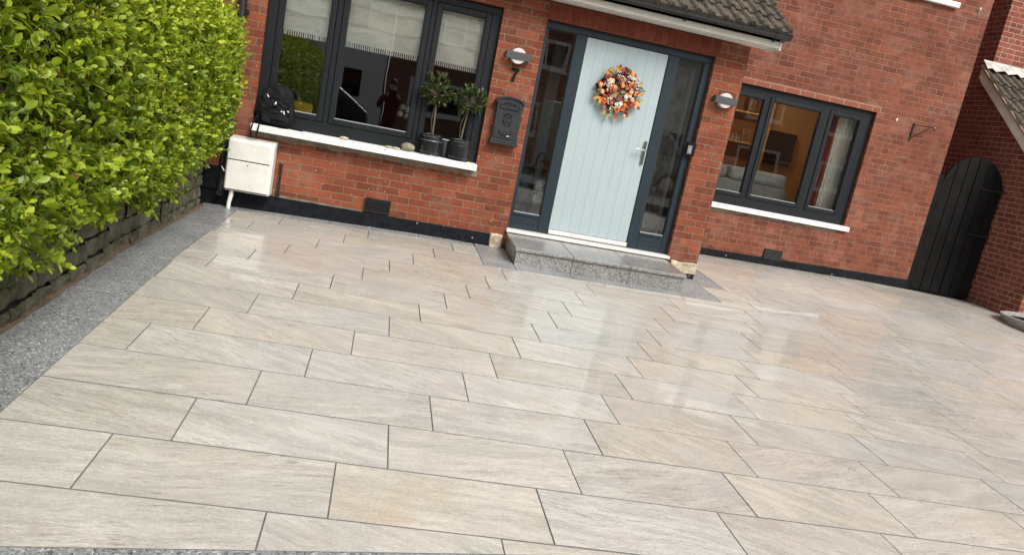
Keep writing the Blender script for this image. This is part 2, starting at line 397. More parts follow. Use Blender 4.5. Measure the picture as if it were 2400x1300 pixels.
slab(bd, [(3.608, 7.604), (3.894, 7.604), (3.894, 8.43), (3.60, 8.43)])
x = -1.25
while x < 3.6:                       # threshold strip at the near edge
    x2 = x+.6; yl = lambda x: 2.262+.151*x
    slab(bd, [(x+G2, yl(x)-.16), (x2-G2, yl(x2)-.16), (x2-G2, yl(x2)), (x+G2, yl(x))]); x = x2
tag(obj('granite_border', bd, M['granite'], fixn=False), kind='structure')

# ---------------------------------------------------------------- brick house
def wall_boxes(mb, x0, x1, z0, z1, y0, y1, holes):
    xs = sorted({x0, x1, *[h[i] for h in holes for i in (0, 1)]}); zs = sorted({z0, z1, *[h[i] for h in holes for i in (2, 3)]})
    # merge cells into faces without internal double faces: emit only visible faces
    def solid(a, b):
        cx, cz = (xs[a]+xs[a+1])/2, (zs[b]+zs[b+1])/2
        return not any(h[0] < cx < h[1] and h[2] < cz < h[3] for h in holes)
    nx, nz = len(xs)-1, len(zs)-1
    S = lambda a, b: 0 <= a < nx and 0 <= b < nz and solid(a, b)
    for a in range(nx):
        for b in range(nz):
            if not S(a, b): continue
            A, B, Z0, Z1 = xs[a], xs[a+1], zs[b], zs[b+1]
            mb.add([(A, y0, Z0), (B, y0, Z0), (B, y0, Z1), (A, y0, Z1)], [(0, 1, 2, 3)])
            mb.add([(A, y1, Z0), (B, y1, Z0), (B, y1, Z1), (A, y1, Z1)], [(3, 2, 1, 0)])
            if not S(a-1, b): mb.add([(A, y0, Z0), (A, y1, Z0), (A, y1, Z1), (A, y0, Z1)], [(3, 2, 1, 0)])
            if not S(a+1, b): mb.add([(B, y0, Z0), (B, y1, Z0), (B, y1, Z1), (B, y0, Z1)], [(0, 1, 2, 3)])
            if not S(a, b-1): mb.add([(A, y0, Z0), (B, y0, Z0), (B, y1, Z0), (A, y1, Z0)], [(3, 2, 1, 0)])
            if not S(a, b+1): mb.add([(A, y0, Z1), (B, y0, Z1), (B, y1, Z1), (A, y1, Z1)], [(0, 1, 2, 3)])
F = 7.89; F2 = 9.61
house = thing('brick_house', 'red brick house with a pale blue front door and a small tiled roof above it', 'house', (3, 9, 0))
wb = MB(); wall_boxes(wb, -3.6, 3.62, -.2, 2.73, F, F+.22, [(-1.29, .955, .93, 2.57), (1.408, 3.265, .33, 2.56)])
front_wall = obj('front_wall', wb, M['brick_bay'], house, fixn=False)
rw = MB(); rw.add([(3.62, F+.22, -.2), (3.62, F2, -.2), (3.62, F2, 3.9), (3.62, F+.22, 3.9)], [(0, 1, 2, 3)])
rw.add([(3.40, F+.22, -.2), (3.40, F2+.2, -.2), (3.40, F2+.2, 2.73), (3.40, F+.22, 2.73)], [(3, 2, 1, 0)])
obj('return_wall', MB().prism([(F+.22, -.2), (F2, -.2), (F2, 3.75), (F+.22, 2.74)], 3.40, 3.62, 'x'), M['brick_bay'], house)
mw = MB(); wall_boxes(mw, 3.40, 7.632, -.2, 5.6, F2, F2+.25, [(4.2, 6.417, .95, 2.54), (5.0, 7.05, 4.12, 5.3)])
wall_boxes(mw, -3.6, 3.40, 2.735, 5.6, F2, F2+.25, [(-1.2, 1.1, 4.2, 5.3)])
obj('main_wall', mw, M['brick_main'], house, fixn=False)
obj('side_wall', MB().box(7.38, 7.632, F2+.25, 17, -.2, 5.6), M['brick_main'], house)
obj('rear_wall', MB().box(-3.6, 7.632, 17, 17.25, -.2, 5.6), M['brick_main'], house)
obj('left_side_wall', MB().box(-3.82, -3.6, F, 17.25, -.2, 5.6), M['brick_main'], house)
# soldier course of bricks on end above the door, 3 mm proud of the wall
obj('soldier_course', MB().box(1.395, 3.285, F-.003, F+.1, 2.562, 2.728), M['brick_soldier'], house)
# painted header course above the far window
t_ = NT('pale_joint_bricks')
# raised header bricks with pale joints
hc = MB(); hx = 4.15
while hx < 6.40:
    hw = min(.215, 6.455-hx); hc.box(hx+.003, hx+hw-.003, F2-.004, F2+.05, 2.543, 2.606); hx += hw+.004
t_.bsdf(t_.mix(t_.noise(t_.coord(), 30, 5), (.17, .05, .028), (.30, .085, .045)), .85, t_.bump(t_.noise(t_.coord(), 60, 4), .4, .003)); M['header'] = t_.m
obj('header_course', hc, M['header'], house, bevel=.003)
M['pale_mortar'] = simple('pale_mortar', (.36, .25, .18), .9, var=.25, vscale=30, bump=.5)
obj('header_joints', MB().box(4.15, 6.462, F2-.0015, F2+.04, 2.541, 2.614), M['pale_mortar'], house)
def band(x0, x1, yf, zt0, zt1, zb, name, mat, amp=.006, step=.05, depth=.03, topamp=.002):
    n = max(2, int((x1-x0)/step)); mb = MB(); P = []
    for i in range(n+1):
        x = x0+(x1-x0)*i/n; zt = zt0+(zt1-zt0)*i/n
        nb = noise.noise(Vector((x*5, zt*3, 1)))*amp*1.6+noise.noise(Vector((x*19, 2, 1)))*amp
        nt = noise.noise(Vector((x*9, 4, 9)))*topamp*2
        P.append((x, zt+nt, (zb(x) if callable(zb) else zb)+nb))
    for (x, a, b) in P: mb.v += [(x, yf, a), (x, yf, b), (x, yf+depth, a), (x, yf+depth, b)]
    for i in range(n):
        k = i*4; mb.f += [(k+1, k+5, k+4, k), (k, k+4, k+6, k+2), (k+3, k+7, k+5, k+1)]
    mb.f += [(0, 2, 3, 1), (n*4+1, n*4+3, n*4+2, n*4)]
    return obj(name, mb, mat, house, smooth='auto')
def tar():
    t = NT('black_bitumen_paint'); co = t.coord(); n = t.noise(co, 14, 5, .6)
    c = t.mix(t.ramp(n, [(.4, 0.0), (.7, 1.0)]), (.004, .005, .008), (.012, .014, .018))
    c = t.mix(t.math('LESS_THAN', t.vor(co, 9), .07), c, (.40, .38, .35)); c = t.mix(t.ramp(t.noise(co, 5, 6, .75), [(.68, 0.0), (.74, .5)]), c, (.18, .17, .16))
    t.bsdf(c, .65, t.bump(t.noise(co, 25, 5, .6), .6, .008), spec=.18); return t.m
M['tar'] = tar()
band(-1.75, 1.235, F-.022, .305, .297, lambda x: g(x, F)-.005, 'black_plinth', M['tar'], .004, .03, .06)
band(3.63, 7.64, F2-.022, .303, .372, lambda x: g(x, F2)-.01, 'black_plinth', M['tar'], .003, .04, .06)
M['fillet'] = simple('grey_cement', (.20, .165, .13), .9, var=.4, vscale=9, bump=.8, bscale=40, bdist=.006)
band(-1.3, .985, F-.006, .935, .935, .868, 'sill_mortar', M['fillet'], .009, .03, .05)
band(4.2, 6.3, F2-.005, .892, .892, .845, 'sill_mortar', M['fillet'], .012, .04, .05)
band(-1.0, -.12, F-.010, .328, .312, .297, 'cement_ledge', M['fillet'], .003, .03, .05)
M['rubble'] = simple('cream_rubble', (.50, .42, .30), .9, var=.4, vscale=14, bump=1.0, bscale=25, bdist=.02)
def lump(name, x0, x1, y0, y1, z0, z1, mat, parent, amp=.012, n=7):
    bm = bmesh.new(); bmesh.ops.create_grid(bm, x_segments=1, y_segments=1, size=.5); bm.free()
    mb = MB().box(x0, x1, y0, y1, z0, z1); me = bpy.data.meshes.new(name); me.from_pydata(mb.v, [], mb.f)
    bm = bmesh.new(); bm.from_mesh(me); bmesh.ops.subdivide_edges(bm, edges=bm.edges[:], cuts=n, use_grid_fill=True)
    for v in bm.verts:
        nn = noise.noise_vector(v.co*18)*amp+noise.noise_vector(v.co*50)*amp*.4; v.co += nn
    bmesh.ops.recalc_face_normals(bm, faces=bm.faces); bm.to_mesh(me); bm.free(); box_uv(me); me.materials.append(mat)
    me.polygons.foreach_set('use_smooth', [True]*len(me.polygons))
    o = bpy.data.objects.new(name, me); C.objects.link(o); o.parent = parent; return o
lump('footing_stone', 1.245, 1.375, F-.02, F+.1, .14, .305, M['rubble'], house)
lump('footing_stone', 3.30, 3.625, F-.012, F+.12, .215, .345, M['rubble'], house, .014)
lump('footing_base', 3.34, 3.615, F-.01, F+.1, .12, .21, M['tar'], house, .01)

# --- windows
def window(x0, x1, z0, z1, yf, panes, mat, sill=None, gl=None, sb=.055, bottom=.11, top=.075, side=.085):
    """one casement window: frame (the part) with sashes, panes and a sill under it; panes = glass rectangles in x"""
    fr = MB(); yb = yf+.07
    gx0, gx1 = panes[0][0], panes[-1][1]
    edges = [(x0, gx0-sb-.003)]
    for a, b in zip(panes[:-1], panes[1:]): edges.append((a[1]+sb+.003, b[0]-sb-.003))
    edges.append((gx1+sb+.003, x1))
    gz0, gz1 = panes[0][2], panes[0][3]
    fr.box(x0, x1, yf, yb, z0, gz0-sb-.003); fr.box(x0, x1, yf, yb, gz1+sb+.003, z1)
    for a, b in edges:
        if b-a > .004: fr.box(a, b, yf+.001, yb, gz0-sb-.003, gz1+sb+.003)
        else: fr.box(a-.02, b+.02, yf+.02, yb, gz0-sb-.003, gz1+sb+.003)
    f = obj('window', fr, mat, house, bevel=.004)
    for a, b, c, d in panes:
        s_ = MB(); ys = yf-.010; ye = yf+.058
        s_.box(a-sb, a, ys, ye, c-sb, d+sb); s_.box(b, b+sb, ys, ye, c-sb, d+sb); s_.box(a, b, ys, ye, c-sb, c); s_.box(a, b, ys, ye, d, d+sb)
        obj('sash', s_, mat, f, bevel=.006)
        gk = MB(); e = .006; yg = yf+.012
        gk.box(a, a+e, yg, yg+.02, c+e, d-e); gk.box(b-e, b, yg, yg+.02, c+e, d-e); gk.box(a, b, yg, yg+.02, d-e, d)
        obj('gasket', gk, M['gasket'], f)
        obj('glazing_bead', MB().box(a, b, yg, yg+.02, c, c+.008), M['bead'], f)
        obj('glass_pane', MB().box(a, b, yf+.024, yf+.03, c, d), gl or M['glass'], f)
    if sill:
        obj('sill', MB().box(*sill), M['white_sill'], f, bevel=.006, seg=3)
    return f
window(-1.287, .952, .999, 2.567, 7.945, [(-1.135, -.703, 1.176, 2.435), (-.534, .197, 1.176, 2.435), (.36, .80, 1.176, 2.435)], M['anthracite'],
       sill=(-1.288, .953, 7.745, 7.96, .930, .998))
window(4.203, 6.414, .957, 2.537, 9.665, [(4.38, 4.80, 1.132, 2.39), (4.945, 5.64, 1.132, 2.39), (5.83, 6.235, 1.132, 2.39)], M['anthracite'],
       sill=(4.16, 6.47, 9.55, 9.68, .890, .956))
window(5.003, 7.047, 4.122, 5.297, 9.665, [(5.12, 5.70, 4.27, 5.15), (5.85, 6.95, 4.27, 5.15)], M['anthracite'], sill=(4.93, 7.12, 9.55, 9.68, 4.05, 4.12), gl=M['glass_dark'])
window(-1.197, 1.097, 4.202, 5.297, 9.665, [(-1.1, -.1, 4.35, 5.15), (.05, 1.0, 4.35, 5.15)], M['anthracite'], sill=(-1.25, 1.15, 9.55, 9.68, 4.13, 4.20), gl=M['glass_dark'])

# --- front door
dfm = MB(); Y0, Y1 = 7.955, 8.03
for a, b in ((1.411, 1.452), (1.752, 1.868), (2.776, 2.896), (3.184, 3.262)): dfm.box(a, b, Y0, Y1, .385, 2.484)
dfm.box(1.411, 3.262, Y0, Y1, 2.486, 2.557)
dfm.box(1.452, 1.752, Y0+.004, Y1, .386, .565); dfm.box(2.896, 3.184, Y0+.004, Y1, .386, .579)
dframe = obj('door_frame', dfm, M['anthracite_door'], house, bevel=.005)
for a, b, z in ((1.452, 1.752, .565), (2.896, 3.184, .579)):
    tr = MB(); tr.box(a+.012, b-.012, Y0-.006, Y0+.02, z-.028, z); tr.box(a, b, Y0-.004, Y0+.01, .462, .468)
    obj('sidelight_rail', tr, M['anthracite_door'], dframe, bevel=.003)
for a, b, z in ((1.452, 1.752, .565), (2.896, 3.184, .579)):
    obj('glass_pane', MB().box(a, b, Y0+.03, Y0+.036, z, 2.485), M['glass'], dframe)
    gk = MB(); gk.box(a, a+.007, Y0+.012, Y0+.03, z, 2.485); gk.box(b-.007, b, Y0+.012, Y0+.03, z, 2.485); gk.box(a+.007, b-.007, Y0+.012, Y0+.03, 2.476, 2.485)
    obj('gasket', gk, M['gasket'], dframe); obj('glazing_bead', MB().box(a+.007, b-.007, Y0+.012, Y0+.03, z, z+.009), M['bead'], dframe)
M['door_blue'] = simple('pale_blue_door', (.37, .45, .465), .42, var=.025, vscale=5, bump=.12, bscale=90, bdist=.0008)
lf = MB(); xg = 1.874; n = 8; wd = (2.770-1.874)/n; prof = []
for i in range(n):      # boarded face with narrow v-grooves
    a = 1.874+i*wd; b = a+wd; gdp = .0025
    prof += [(a+(.0022 if i else 0), Y0+.012), (b-(.0022 if i < n-1 else 0), Y0+.012)]
    if i < n-1: prof += [(b, Y0+.012+gdp)]
prof += [(2.770, Y0+.06), (1.874, Y0+.06)]
lf.prism(prof, .445, 2.478, 'z')
door = obj('front_door', lf, M['door_blue'], house)
obj('threshold', MB().box(1.871, 2.773, Y0-.022, Y0+.05, .402, .440).box(1.871, 2.773, Y0-.012, Y0+.05, .392, .402), M['white_plastic'], door, bevel=.003)
obj('door_sill', MB().box(1.40, 3.27, 7.84, 7.97, .352, .384), M['white_plastic'], dframe, bevel=.004)
hp = MB(); hz = [(math.cos(a)*.017, math.sin(a)*.017) for a in [i*math.pi/8 for i in range(16)]]
hp.prism([(2.737+x, (1.548 if z > 0 else 1.318)+z) for x, z in [(c, s) for c, s in hz[:9]]]+[(2.737+x, 1.318+z) for x, z in hz[8:]]+[(2.737+.017, 1.318)], Y0-.004, Y0+.012)
hd = obj('handle', hp, M['chrome'], door, bevel=.002)
hl = MB().tube([(2.737, Y0, 1.462), (2.737, Y0-.05, 1.462), (2.725, Y0-.06, 1.462), (2.628, Y0-.06, 1.466)], [.009, .009, .009, .008], 10)
obj('lock_cylinder', MB().lathe([(.007, -.006), (.007, .002)], (2.737, Y0-.004, 1.36), 12, 'y'), M['chrome'], door, smooth='auto')
obj('lever', hl, M['chrome'], door, smooth='auto')

# --- lean-to roof, fascia, gutter
def tile_mat():
    t = NT('concrete_roof_tiles'); co = t.coord()
    c = t.mix(t.ramp(t.noise(co, 5, 6, .7), [(.3, 0.0), (.7, 1.0)]), (.040, .032, .025), (.135, .112, .085))
    c = t.mix(t.ramp(t.noise(co, 38, 4, .6), [(.55, 0.0), (.68, .75)]), c, (.25, .225, .19))
    c = t.mix(t.ramp(t.noise(co, 9, 5, .7), [(.6, 0.0), (.7, .8)]), c, (.03, .028, .022))
    c = t.mix(t.ramp(t.noise(t.mapping(co, loc=(5, 5, 5)), 13, 4, .6), [(.68, 0.0), (.73, .8)]), c, (.26, .24, .08))
    t.bsdf(c, .9, t.bump(t.noise(co, 60, 5, .7), .7, .006), spec=.2); return t.m
M['tiles'] = tile_mat()
def rolled_roof(name, xs0, xs1, y0, z0, slope, rows, row, parent, mat, seed=1, pitch=.147):
    rr = random.Random(seed); mb = MB(); ux = []
    x = xs0
    prof = []  # (x offset, height)
    while x < xs1-.01:
        for dx, h in ((0, .004), (.012, .004), (.02, .018), (.034, .032), (.05, .036), (.066, .032), (.08, .018), (.088, .004), (.1, .001), (.135, .001)):
            if x+dx <= xs1+.001: prof.append((x+dx, h))
        x += pitch
    ca, sa = math.cos(math.atan(slope)), math.sin(math.atan(slope))
    for r_ in range(rows):
        s0 = r_*row; s1 = s0+row+.06; n = len(mb.v); cols = len(prof)
        jit = 0
        for j, (x, h) in enumerate(prof):
            if j % 20 == 0: jit = rr.uniform(-.006, .006); jh = rr.uniform(-.002, .003)
            for (s_, up) in ((s0+jit, .0), (s0+jit, .030), (s1, .030-.032)):
                hh = (h+up if up != 0 else h+.006)+jh+.004
                if up == 0: hh = h-.012+.004+jh
                mb.v.append((x, y0+s_*ca-hh*sa, z0+s_*sa+hh*ca))
        for j in range(cols-1):
            a = n+j*3; mb.f += [(a, a+3, a+4, a+1), (a+1, a+4, a+5, a+2)]
    return obj(name, mb, mat, parent, smooth='auto', fixn=False)
SLP = .63
roof = rolled_roof('roof', -3.7, 3.86, 7.545, 2.865, SLP, 8, .30, house, M['tiles'], 3)
und = MB(); und.prism([(7.60, 2.84), (9.61, 2.84+2.01*SLP), (9.61, 2.80+2.01*SLP), (7.60, 2.80)], -3.6, 3.80, 'x')
obj('roof_deck', und, M['black_plastic'], roof)
obj('verge_mortar', lump('verge', 3.775, 3.835, 7.60, 7.66, 2.80, 2.83, M['fillet'], roof, .004, 2) and MB().prism([(7.58, 2.815), (9.6, 2.815+2.02*SLP), (9.6, 2.87+2.02*SLP), (7.58, 2.87)], 3.79, 3.82, 'x'), M['fillet'], roof)
M['cream_upvc'] = simple('cream_fascia', (.50, .47, .41), .5, var=.12, vscale=4, bump=.1)
fa = MB().box(-3.7, 3.79, 7.60, 7.625, 2.735, 2.85)
fascia = obj('fascia', fa, M['cream_upvc'], house, bevel=.003)
obj('soffit', MB().box(-3.7, 3.78, 7.625, F-.002, 2.738, 2.750).box(-3.7, 3.78, 7.70, 7.71, 2.733, 2.738), M['white_plastic'], fascia)
obj('fascia_end_cap', MB().box(3.79, 3.81, 7.595, 7.64, 2.715, 2.80).box(3.77, 3.795, 7.62, F-.004, 2.72, 2.77), M['white_plastic'], fascia, bevel=.006)
gu = MB(); path = []; nseg = 60
gp = []
for i in range(11):
    a = math.pi+math.pi*i/10; gp.append((7.545+.056*math.cos(a), 2.872+.056*math.sin(a)))
gp += [(gp[-1][0]-.004, gp[-1][1]+.004)]+[(7.545+.052*math.cos(math.pi+math.pi*i/10), 2.874+.052*math.sin(math.pi+math.pi*i/10)) for i in range(10, -1, -1)]
gu.prism(gp, -3.7, 3.84, 'x')
gutter = obj('gutter', gu, M['black_plastic'], house, smooth='auto')
for xx, hwid, r_ in ((3.70, .03, .063), (3.84, .012, .062), (2.72, .02, .061), (1.75, .02, .061), (.8, .02, .061), (-.2, .02, .061)):
    ge = MB().prism([(7.545+r_*math.cos(math.pi+math.pi*i/12), 2.876+r_*math.sin(math.pi+math.pi*i/12)) for i in range(13)], xx-hwid, xx+hwid, 'x')
    if xx < 3.8: ge.box(xx-.012, xx+.012, 7.585, 7.603, 2.785, 2.87)
    obj('gutter_end' if xx > 3.8 else 'gutter_bracket', ge, M['black_plastic'], gutter, smooth='auto')
dz = MB(); rr = random.Random(4)
for i in range(520):     # moss and straw in the gutter
    x = rr.uniform(.6, 3.85); yy = 7.50+rr.uniform(0, .05); z = 2.868+rr.uniform(-.004, .008); L = rr.uniform(.01, .045); a = rr.uniform(0, 6.28); e = rr.uniform(-.4, 1.2)
    d = Vector((math.cos(a)*math.cos(e), -abs(math.sin(a))*math.cos(e)*.7, math.sin(e)*.6)); p = Vector((x, yy, z))
    dz.tube([p, p+d*L*.6, p+d*L+Vector((0, 0, -.25*L))], [.0012, .001, .0006], 4, False)
M['straw'] = simple('dry_moss', (.24, .22, .17), .9, var=.6, vscale=3)
obj('gutter_moss', dz, M['straw'], gutter)['kind'] = 'stuff'
mo = MB()
for i in range(260):
    x = rr.uniform(.5, 3.84); mo.sphere((x, 7.53+rr.uniform(-.02, .03), 2.868+rr.uniform(-.004, .01)), rr.uniform(.006, .018), 6, 4, (1.4, 1, .6))
obj('gutter_debris', mo, simple('dark_debris', (.03, .028, .022), .95, var=.5, vscale=40, bump=.8), gutter)['kind'] = 'stuff'
# main roof high above
obj('main_roof', MB().prism([(9.2, 5.5), (13.4, 8.6), (17.7, 5.5), (17.7, 5.6), (13.4, 8.75), (9.2, 5.6)], -4.1, 7.9, 'x'), M['tiles'], house)
obj('roof_gable', MB().prism([(9.62, 5.6), (17.2, 5.6), (13.4, 8.5)], 7.40, 7.63, 'x'), M['brick_main'], house)
# floors and inner walls of the rooms
M['plaster_dark'] = simple('dim_plaster', (.22, .20, .18), .9, var=.05, bump=.05)
M['plaster_orange'] = simple('orange_wall', (.80, .50, .22), .8, var=.05, bump=.05)
M['floor_wood'] = simple('wood_floor', (.22, .13, .07), .5)
M['ceil'] = simple('white_ceiling', (.75, .74, .70), .9, var=.02)
rm = MB(); rm.box(-3.59, 3.38, 8.12, 9.86, .30, .34); rm.box(-3.59, 7.37, 9.87, 16.99, .30, .34); obj('inner_floor', rm, M['floor_wood'], house)
cl = MB(); cl.box(-3.59, 3.39, 8.12, 9.60, 2.66, 2.70); cl.box(-3.59, 7.37, 9.87, 16.99, 2.72, 2.76); obj('ceiling', cl, M['ceil'], house)
iw = MB(); iw.box(-3.59, 1.12, 12.5, 12.6, .34, 2.66); iw.box(1.12, 1.22, 8.12, 12.6, .34, 2.65); iw.box(3.28, 3.38, 8.12, 9.6, .34, 2.65); iw.box(3.40, 3.50, 9.87, 12.6, .34, 2.71)
obj('inner_wall', iw, M['plaster_dark'], house)
ow = MB(); ow.box(3.51, 7.36, 12.0, 12.1, .34, 2.71); ow.box(6.98, 7.05, 10.1, 11.99, .34, 2.71); obj('orange_wall', ow, M['plaster_orange'], house)
M['hall_brick'] = brick_mat('hall_brick', (.40, .17, .08), (.55, .26, .12), (.5, .4, .3), (.5, .4), .006)
hw = MB(); hw.box(1.225, 3.275, 9.3, 9.4, .34, 2.65); obj('hall_back_wall', hw, M['hall_brick'], house)
M['grey_panel'] = simple('grey_panel', (.60, .59, .53), .6, var=.12, vscale=12)
hpn = MB(); hpn.box(1.785, 1.93, 9.20, 9.295, .34, 2.5); obj('hall_door_post', hpn, M['grey_panel'], house)
obj('inner_door_edge', MB().box(3.0, 3.045, 8.44, 8.50, .34, 1.60), M['grey_panel'], house); obj('inner_door_edge', MB().box(3.30-.02, 3.278, 8.44, 8.50, .34, 2.45) if False else MB().box(3.245, 3.275, 8.40, 8.46, .34, 2.45), M['grey_panel'], house)
ob = NT('obscure_brown_panel'); co = ob.coord(); ob.bsdf(ob.mix(ob.ramp(ob.noise(ob.mapping(co, (3, 3, 1.6)), 4, 6, .7, .6), [(.35, 0.0), (.68, 1.0)]), (.10, .06, .05), (.48, .42, .37)), .35); M['obscure'] = ob.m
obj('inner_door', MB().box(3.045, 3.245, 8.46, 8.49, .78, 2.45), M['obscure'], house); obj('inner_door_rail', MB().box(3.045, 3.245, 8.455, 8.495, .55, .78), M['grey_panel'], house)
# air vents in the walls
def vent(x0, x1, z0, z1, yf, n, mat):
    fr = MB(); e = .012
    fr.box(x0, x1, yf, yf+.02, z0, z0+e); fr.box(x0, x1, yf, yf+.02, z1-e, z1); fr.box(x0, x0+e, yf, yf+.02, z0+e, z1-e); fr.box(x1-e, x1, yf, yf+.02, z0+e, z1-e)
    fr.box(x0+.004, x1-.004, yf+.014, yf+.022, z0+.004, z1-.004)
    v_ = obj('air_vent', fr, M['gasket'], house, bevel=.002)
    lv = MB(); h = (z1-z0-2*e)/n
    for i in range(n):
        z = z0+e+i*h; lv.prism([(yf-.004, z+h*.12), (yf+.012, z+h*.62), (yf+.012, z+h*.88), (yf-.004, z+h*.45)], x0+e, x1-e, 'x')
    obj('louvre', lv, mat, v_, bevel=.001)
vent(-.107, .158, .314, .456, F-.026, 6, M['black_plastic'])
vent(5.33, 5.60, .322, .460, F2-.024, 6, simple('dark_grey_vent', (.035, .035, .035), .6))
# downpipe on the left, behind the hedge end
dp = MB().tube([(-1.50, F-.05, 2.85), (-1.50, F-.05, .42), (-1.50, F-.09, .32), (-1.50, F-.16, .27)], .036, 14)
dpp = obj('downpipe', dp, M['black_plastic'], house, smooth='auto')
for z in (.95, 2.0): obj('pipe_clip', MB().box(-1.56, -1.44, F-.052, F, z, z+.03), M['black_plastic'], dpp)
db = MB().box(-1.70, -1.475, F-.045, F-.0225, .29, .52); obj('black_upstand', db, M['tar'], house, bevel=.006)  # black block over the dark area beside the downpipe
# tiny white plugs, stains and the cable stub on the far wall
for x, z, r_ in ((6.73, 2.50, .016), (7.335, 2.50, .008)): obj('wall_plug', MB().sphere((x, F2-.006, z), r_, 10, 6, (1, .6, 1.3)), M['white_plastic'], house, smooth=True)
obj('cable_clip', MB().tube([(7.45, F2, 4.1), (7.45, F2-.03, 4.1), (7.44, F2-.035, 4.13)], .012, 8), M['white_plastic'], house, smooth=True)
localise(house)

# ---------------------------------------------------------------- granite step
step = thing('granite_step', 'low grey granite step of three slabs below the pale blue door', 'step', (2.3, 7.5, 0))
xs = [1.40, 2.003, 2.608, 3.222]; yf = 7.165
for i in range(3):
    a, b = xs[i]+.0025, xs[i+1]-.0025
    mb = MB().add([(a, yf, .285), (b, yf, .285), (b, 7.838, .314), (a, 7.838, .314), (a, yf, .318), (b, yf, .318), (b, 7.838, .346), (a, 7.838, .346)],
        [(0, 3, 2, 1), (4, 5, 6, 7), (0, 1, 5, 4), (1, 2, 6, 5), (2, 3, 7, 6), (3, 0, 4, 7)])
    obj('tread', mb, M['granite_step'], step, bevel=.006, seg=3)
    obj('riser', MB().box(a+(.018 if i == 0 else 0), b-(.018 if i == 2 else 0), yf+.022, yf+.05, g(b, yf)-.01, .284), M['granite_step'], step, bevel=.002)
obj('side_slab', MB().box(1.42, 1.45, yf+.052, 7.84, .10, .284), M['granite_step'], step)
obj('side_slab', MB().box(3.175, 3.203, yf+.052, 7.84, .08, .284), M['granite_step'], step)
obj('core', MB().box(1.46, 3.165, yf+.055, 7.83, .05, .28), M['grout'], step)
localise(step)

# ---------------------------------------------------------------- leaves
def leaf_template(fold=.18, wid=.55, lance=False):
    w1, w2 = (wid*.95, wid*.85) if not lance else (wid, wid*.72)
    v = np.array([(0, 0, 0), (-w1*.5, .32, fold*.25), (0, .34, -.02), (w1*.5, .32, fold*.25), (-w2*.5, .70, fold*.2), (0, .70, 0), (w2*.5, .70, fold*.2), (0, 1.0, -.06)])
    if not lance: v[4:7, 1] = .74
    f = [(0, 2, 1), (0, 3, 2), (1, 2, 5, 4), (2, 3, 6, 5), (4, 5, 7), (5, 6, 7)]
    return v, f
def leaves_mesh(name, P, D, U, size, mat, parent, cols, tmpl=None):
    """P positions, D growth directions, U rough up/normals, size lengths"""
    tv, tf = tmpl or leaf_template()
    D = D/np.linalg.norm(D, axis=1)[:, None]; X = np.cross(D, U); X /= (np.linalg.norm(X, axis=1)[:, None]+1e-9); N = np.cross(X, D)
    n = len(P); k = len(tv)
    V = P[:, None]+size[:, None, None]*(tv[None, :, 0, None]*X[:, None]+tv[None, :, 1, None]*D[:, None]+tv[None, :, 2, None]*N[:, None])
    V = V.reshape(-1, 3)
    loops = []; starts = []; tot = []; fl_ = [i for f in tf for i in f]; lt = [len(f) for f in tf]
    base_ = (np.arange(n)*k)[:, None]; L = (base_+np.array(fl_)[None]).ravel(); LT = np.tile(lt, n); LS = np.concatenate([[0], np.cumsum(LT)[:-1]])
    me = bpy.data.meshes.new(name); me.vertices.add(len(V)); me.vertices.foreach_set('co', V.ravel().astype(np.float32))
    me.loops.add(len(L)); me.loops.foreach_set('vertex_index', L.astype(np.int32)); me.polygons.add(len(LT))
    me.polygons.foreach_set('loop_start', LS.astype(np.int32)); me.polygons.foreach_set('loop_total', LT.astype(np.int32))
    me.update(); me.validate()
    me.polygons.foreach_set('use_smooth', [True]*len(me.polygons))
    a = me.color_attributes.new('leaf', 'FLOAT_COLOR', 'POINT')
    cc = np.ones((n, k, 4), np.float32); cc[:, :, :3] = cols[:, None]; cc[:, :, 2] = np.abs(tv[:, 0])[None]*2; a.data.foreach_set('color', cc.ravel())
    me.materials.append(mat); o = bpy.data.objects.new(name, me); C.objects.link(o); o.parent = parent; return o
def leaf_mat(name, dark, mid, light, transl=.3, rough=.4, brown=0.02):
    t = NT(name); at = t.n('ShaderNodeAttribute'); at.attribute_name = 'leaf'
    sp = t.n('ShaderNodeSeparateColor'); t.l(at.outputs['Color'], sp.inputs[0])
    c = t.ramp(sp.outputs[0], [(0, dark), (.5, mid), (1, light)])
    c = t.mix(t.math('GREATER_THAN', sp.outputs[1], 1-brown), c, (.22, .09, .03))
    c = t.mix(t.math('MULTIPLY', t.ramp(sp.outputs[2], [(0.0, 1.0), (.06, 0.0)]), .35), c, t.mix(1.0, c, (1.5, 1.5, 1.3), 'MULTIPLY'))
    co = t.coord(); nz = t.noise(co, 22, 3)
    c = t.mix(.5, c, t.mix(nz, (.7, .7, .7), (1.2, 1.2, 1.2)), 'MULTIPLY')
    p = t.bsdf(c, rough, t.bump(t.noise(co, 90, 2), .2, .002), spec=.45)
    tl = t.n('ShaderNodeBsdfTranslucent'); t.l(t.mix(1.0, c, (1.3, 1.25, .5), 'MULTIPLY'), tl.inputs[0])
    mx = t.n('ShaderNodeMixShader'); t.put(mx, 0, transl); t.l(p.outputs[0], mx.inputs[1]); t.l(tl.outputs[0], mx.inputs[2]); t.l(mx.outputs[0], t.out.inputs['Surface'])
    return t.m
M['hedge_leaf'] = leaf_mat('hedge_leaf', (.06, .115, .012), (.29, .39, .026), (.60, .64, .065), .30, .38, .006)
M['bay_leaf'] = leaf_mat('bay_leaf', (.020, .038, .012), (.06, .095, .028), (.20, .24, .09), .2, .3, .02)
M['twig'] = simple('brown_twigs', (.13, .085, .045), .9, var=.4, vscale=20)
M['hedge_core'] = simple('hedge_shade', (.035, .032, .014), .95, var=.5, vscale=12)

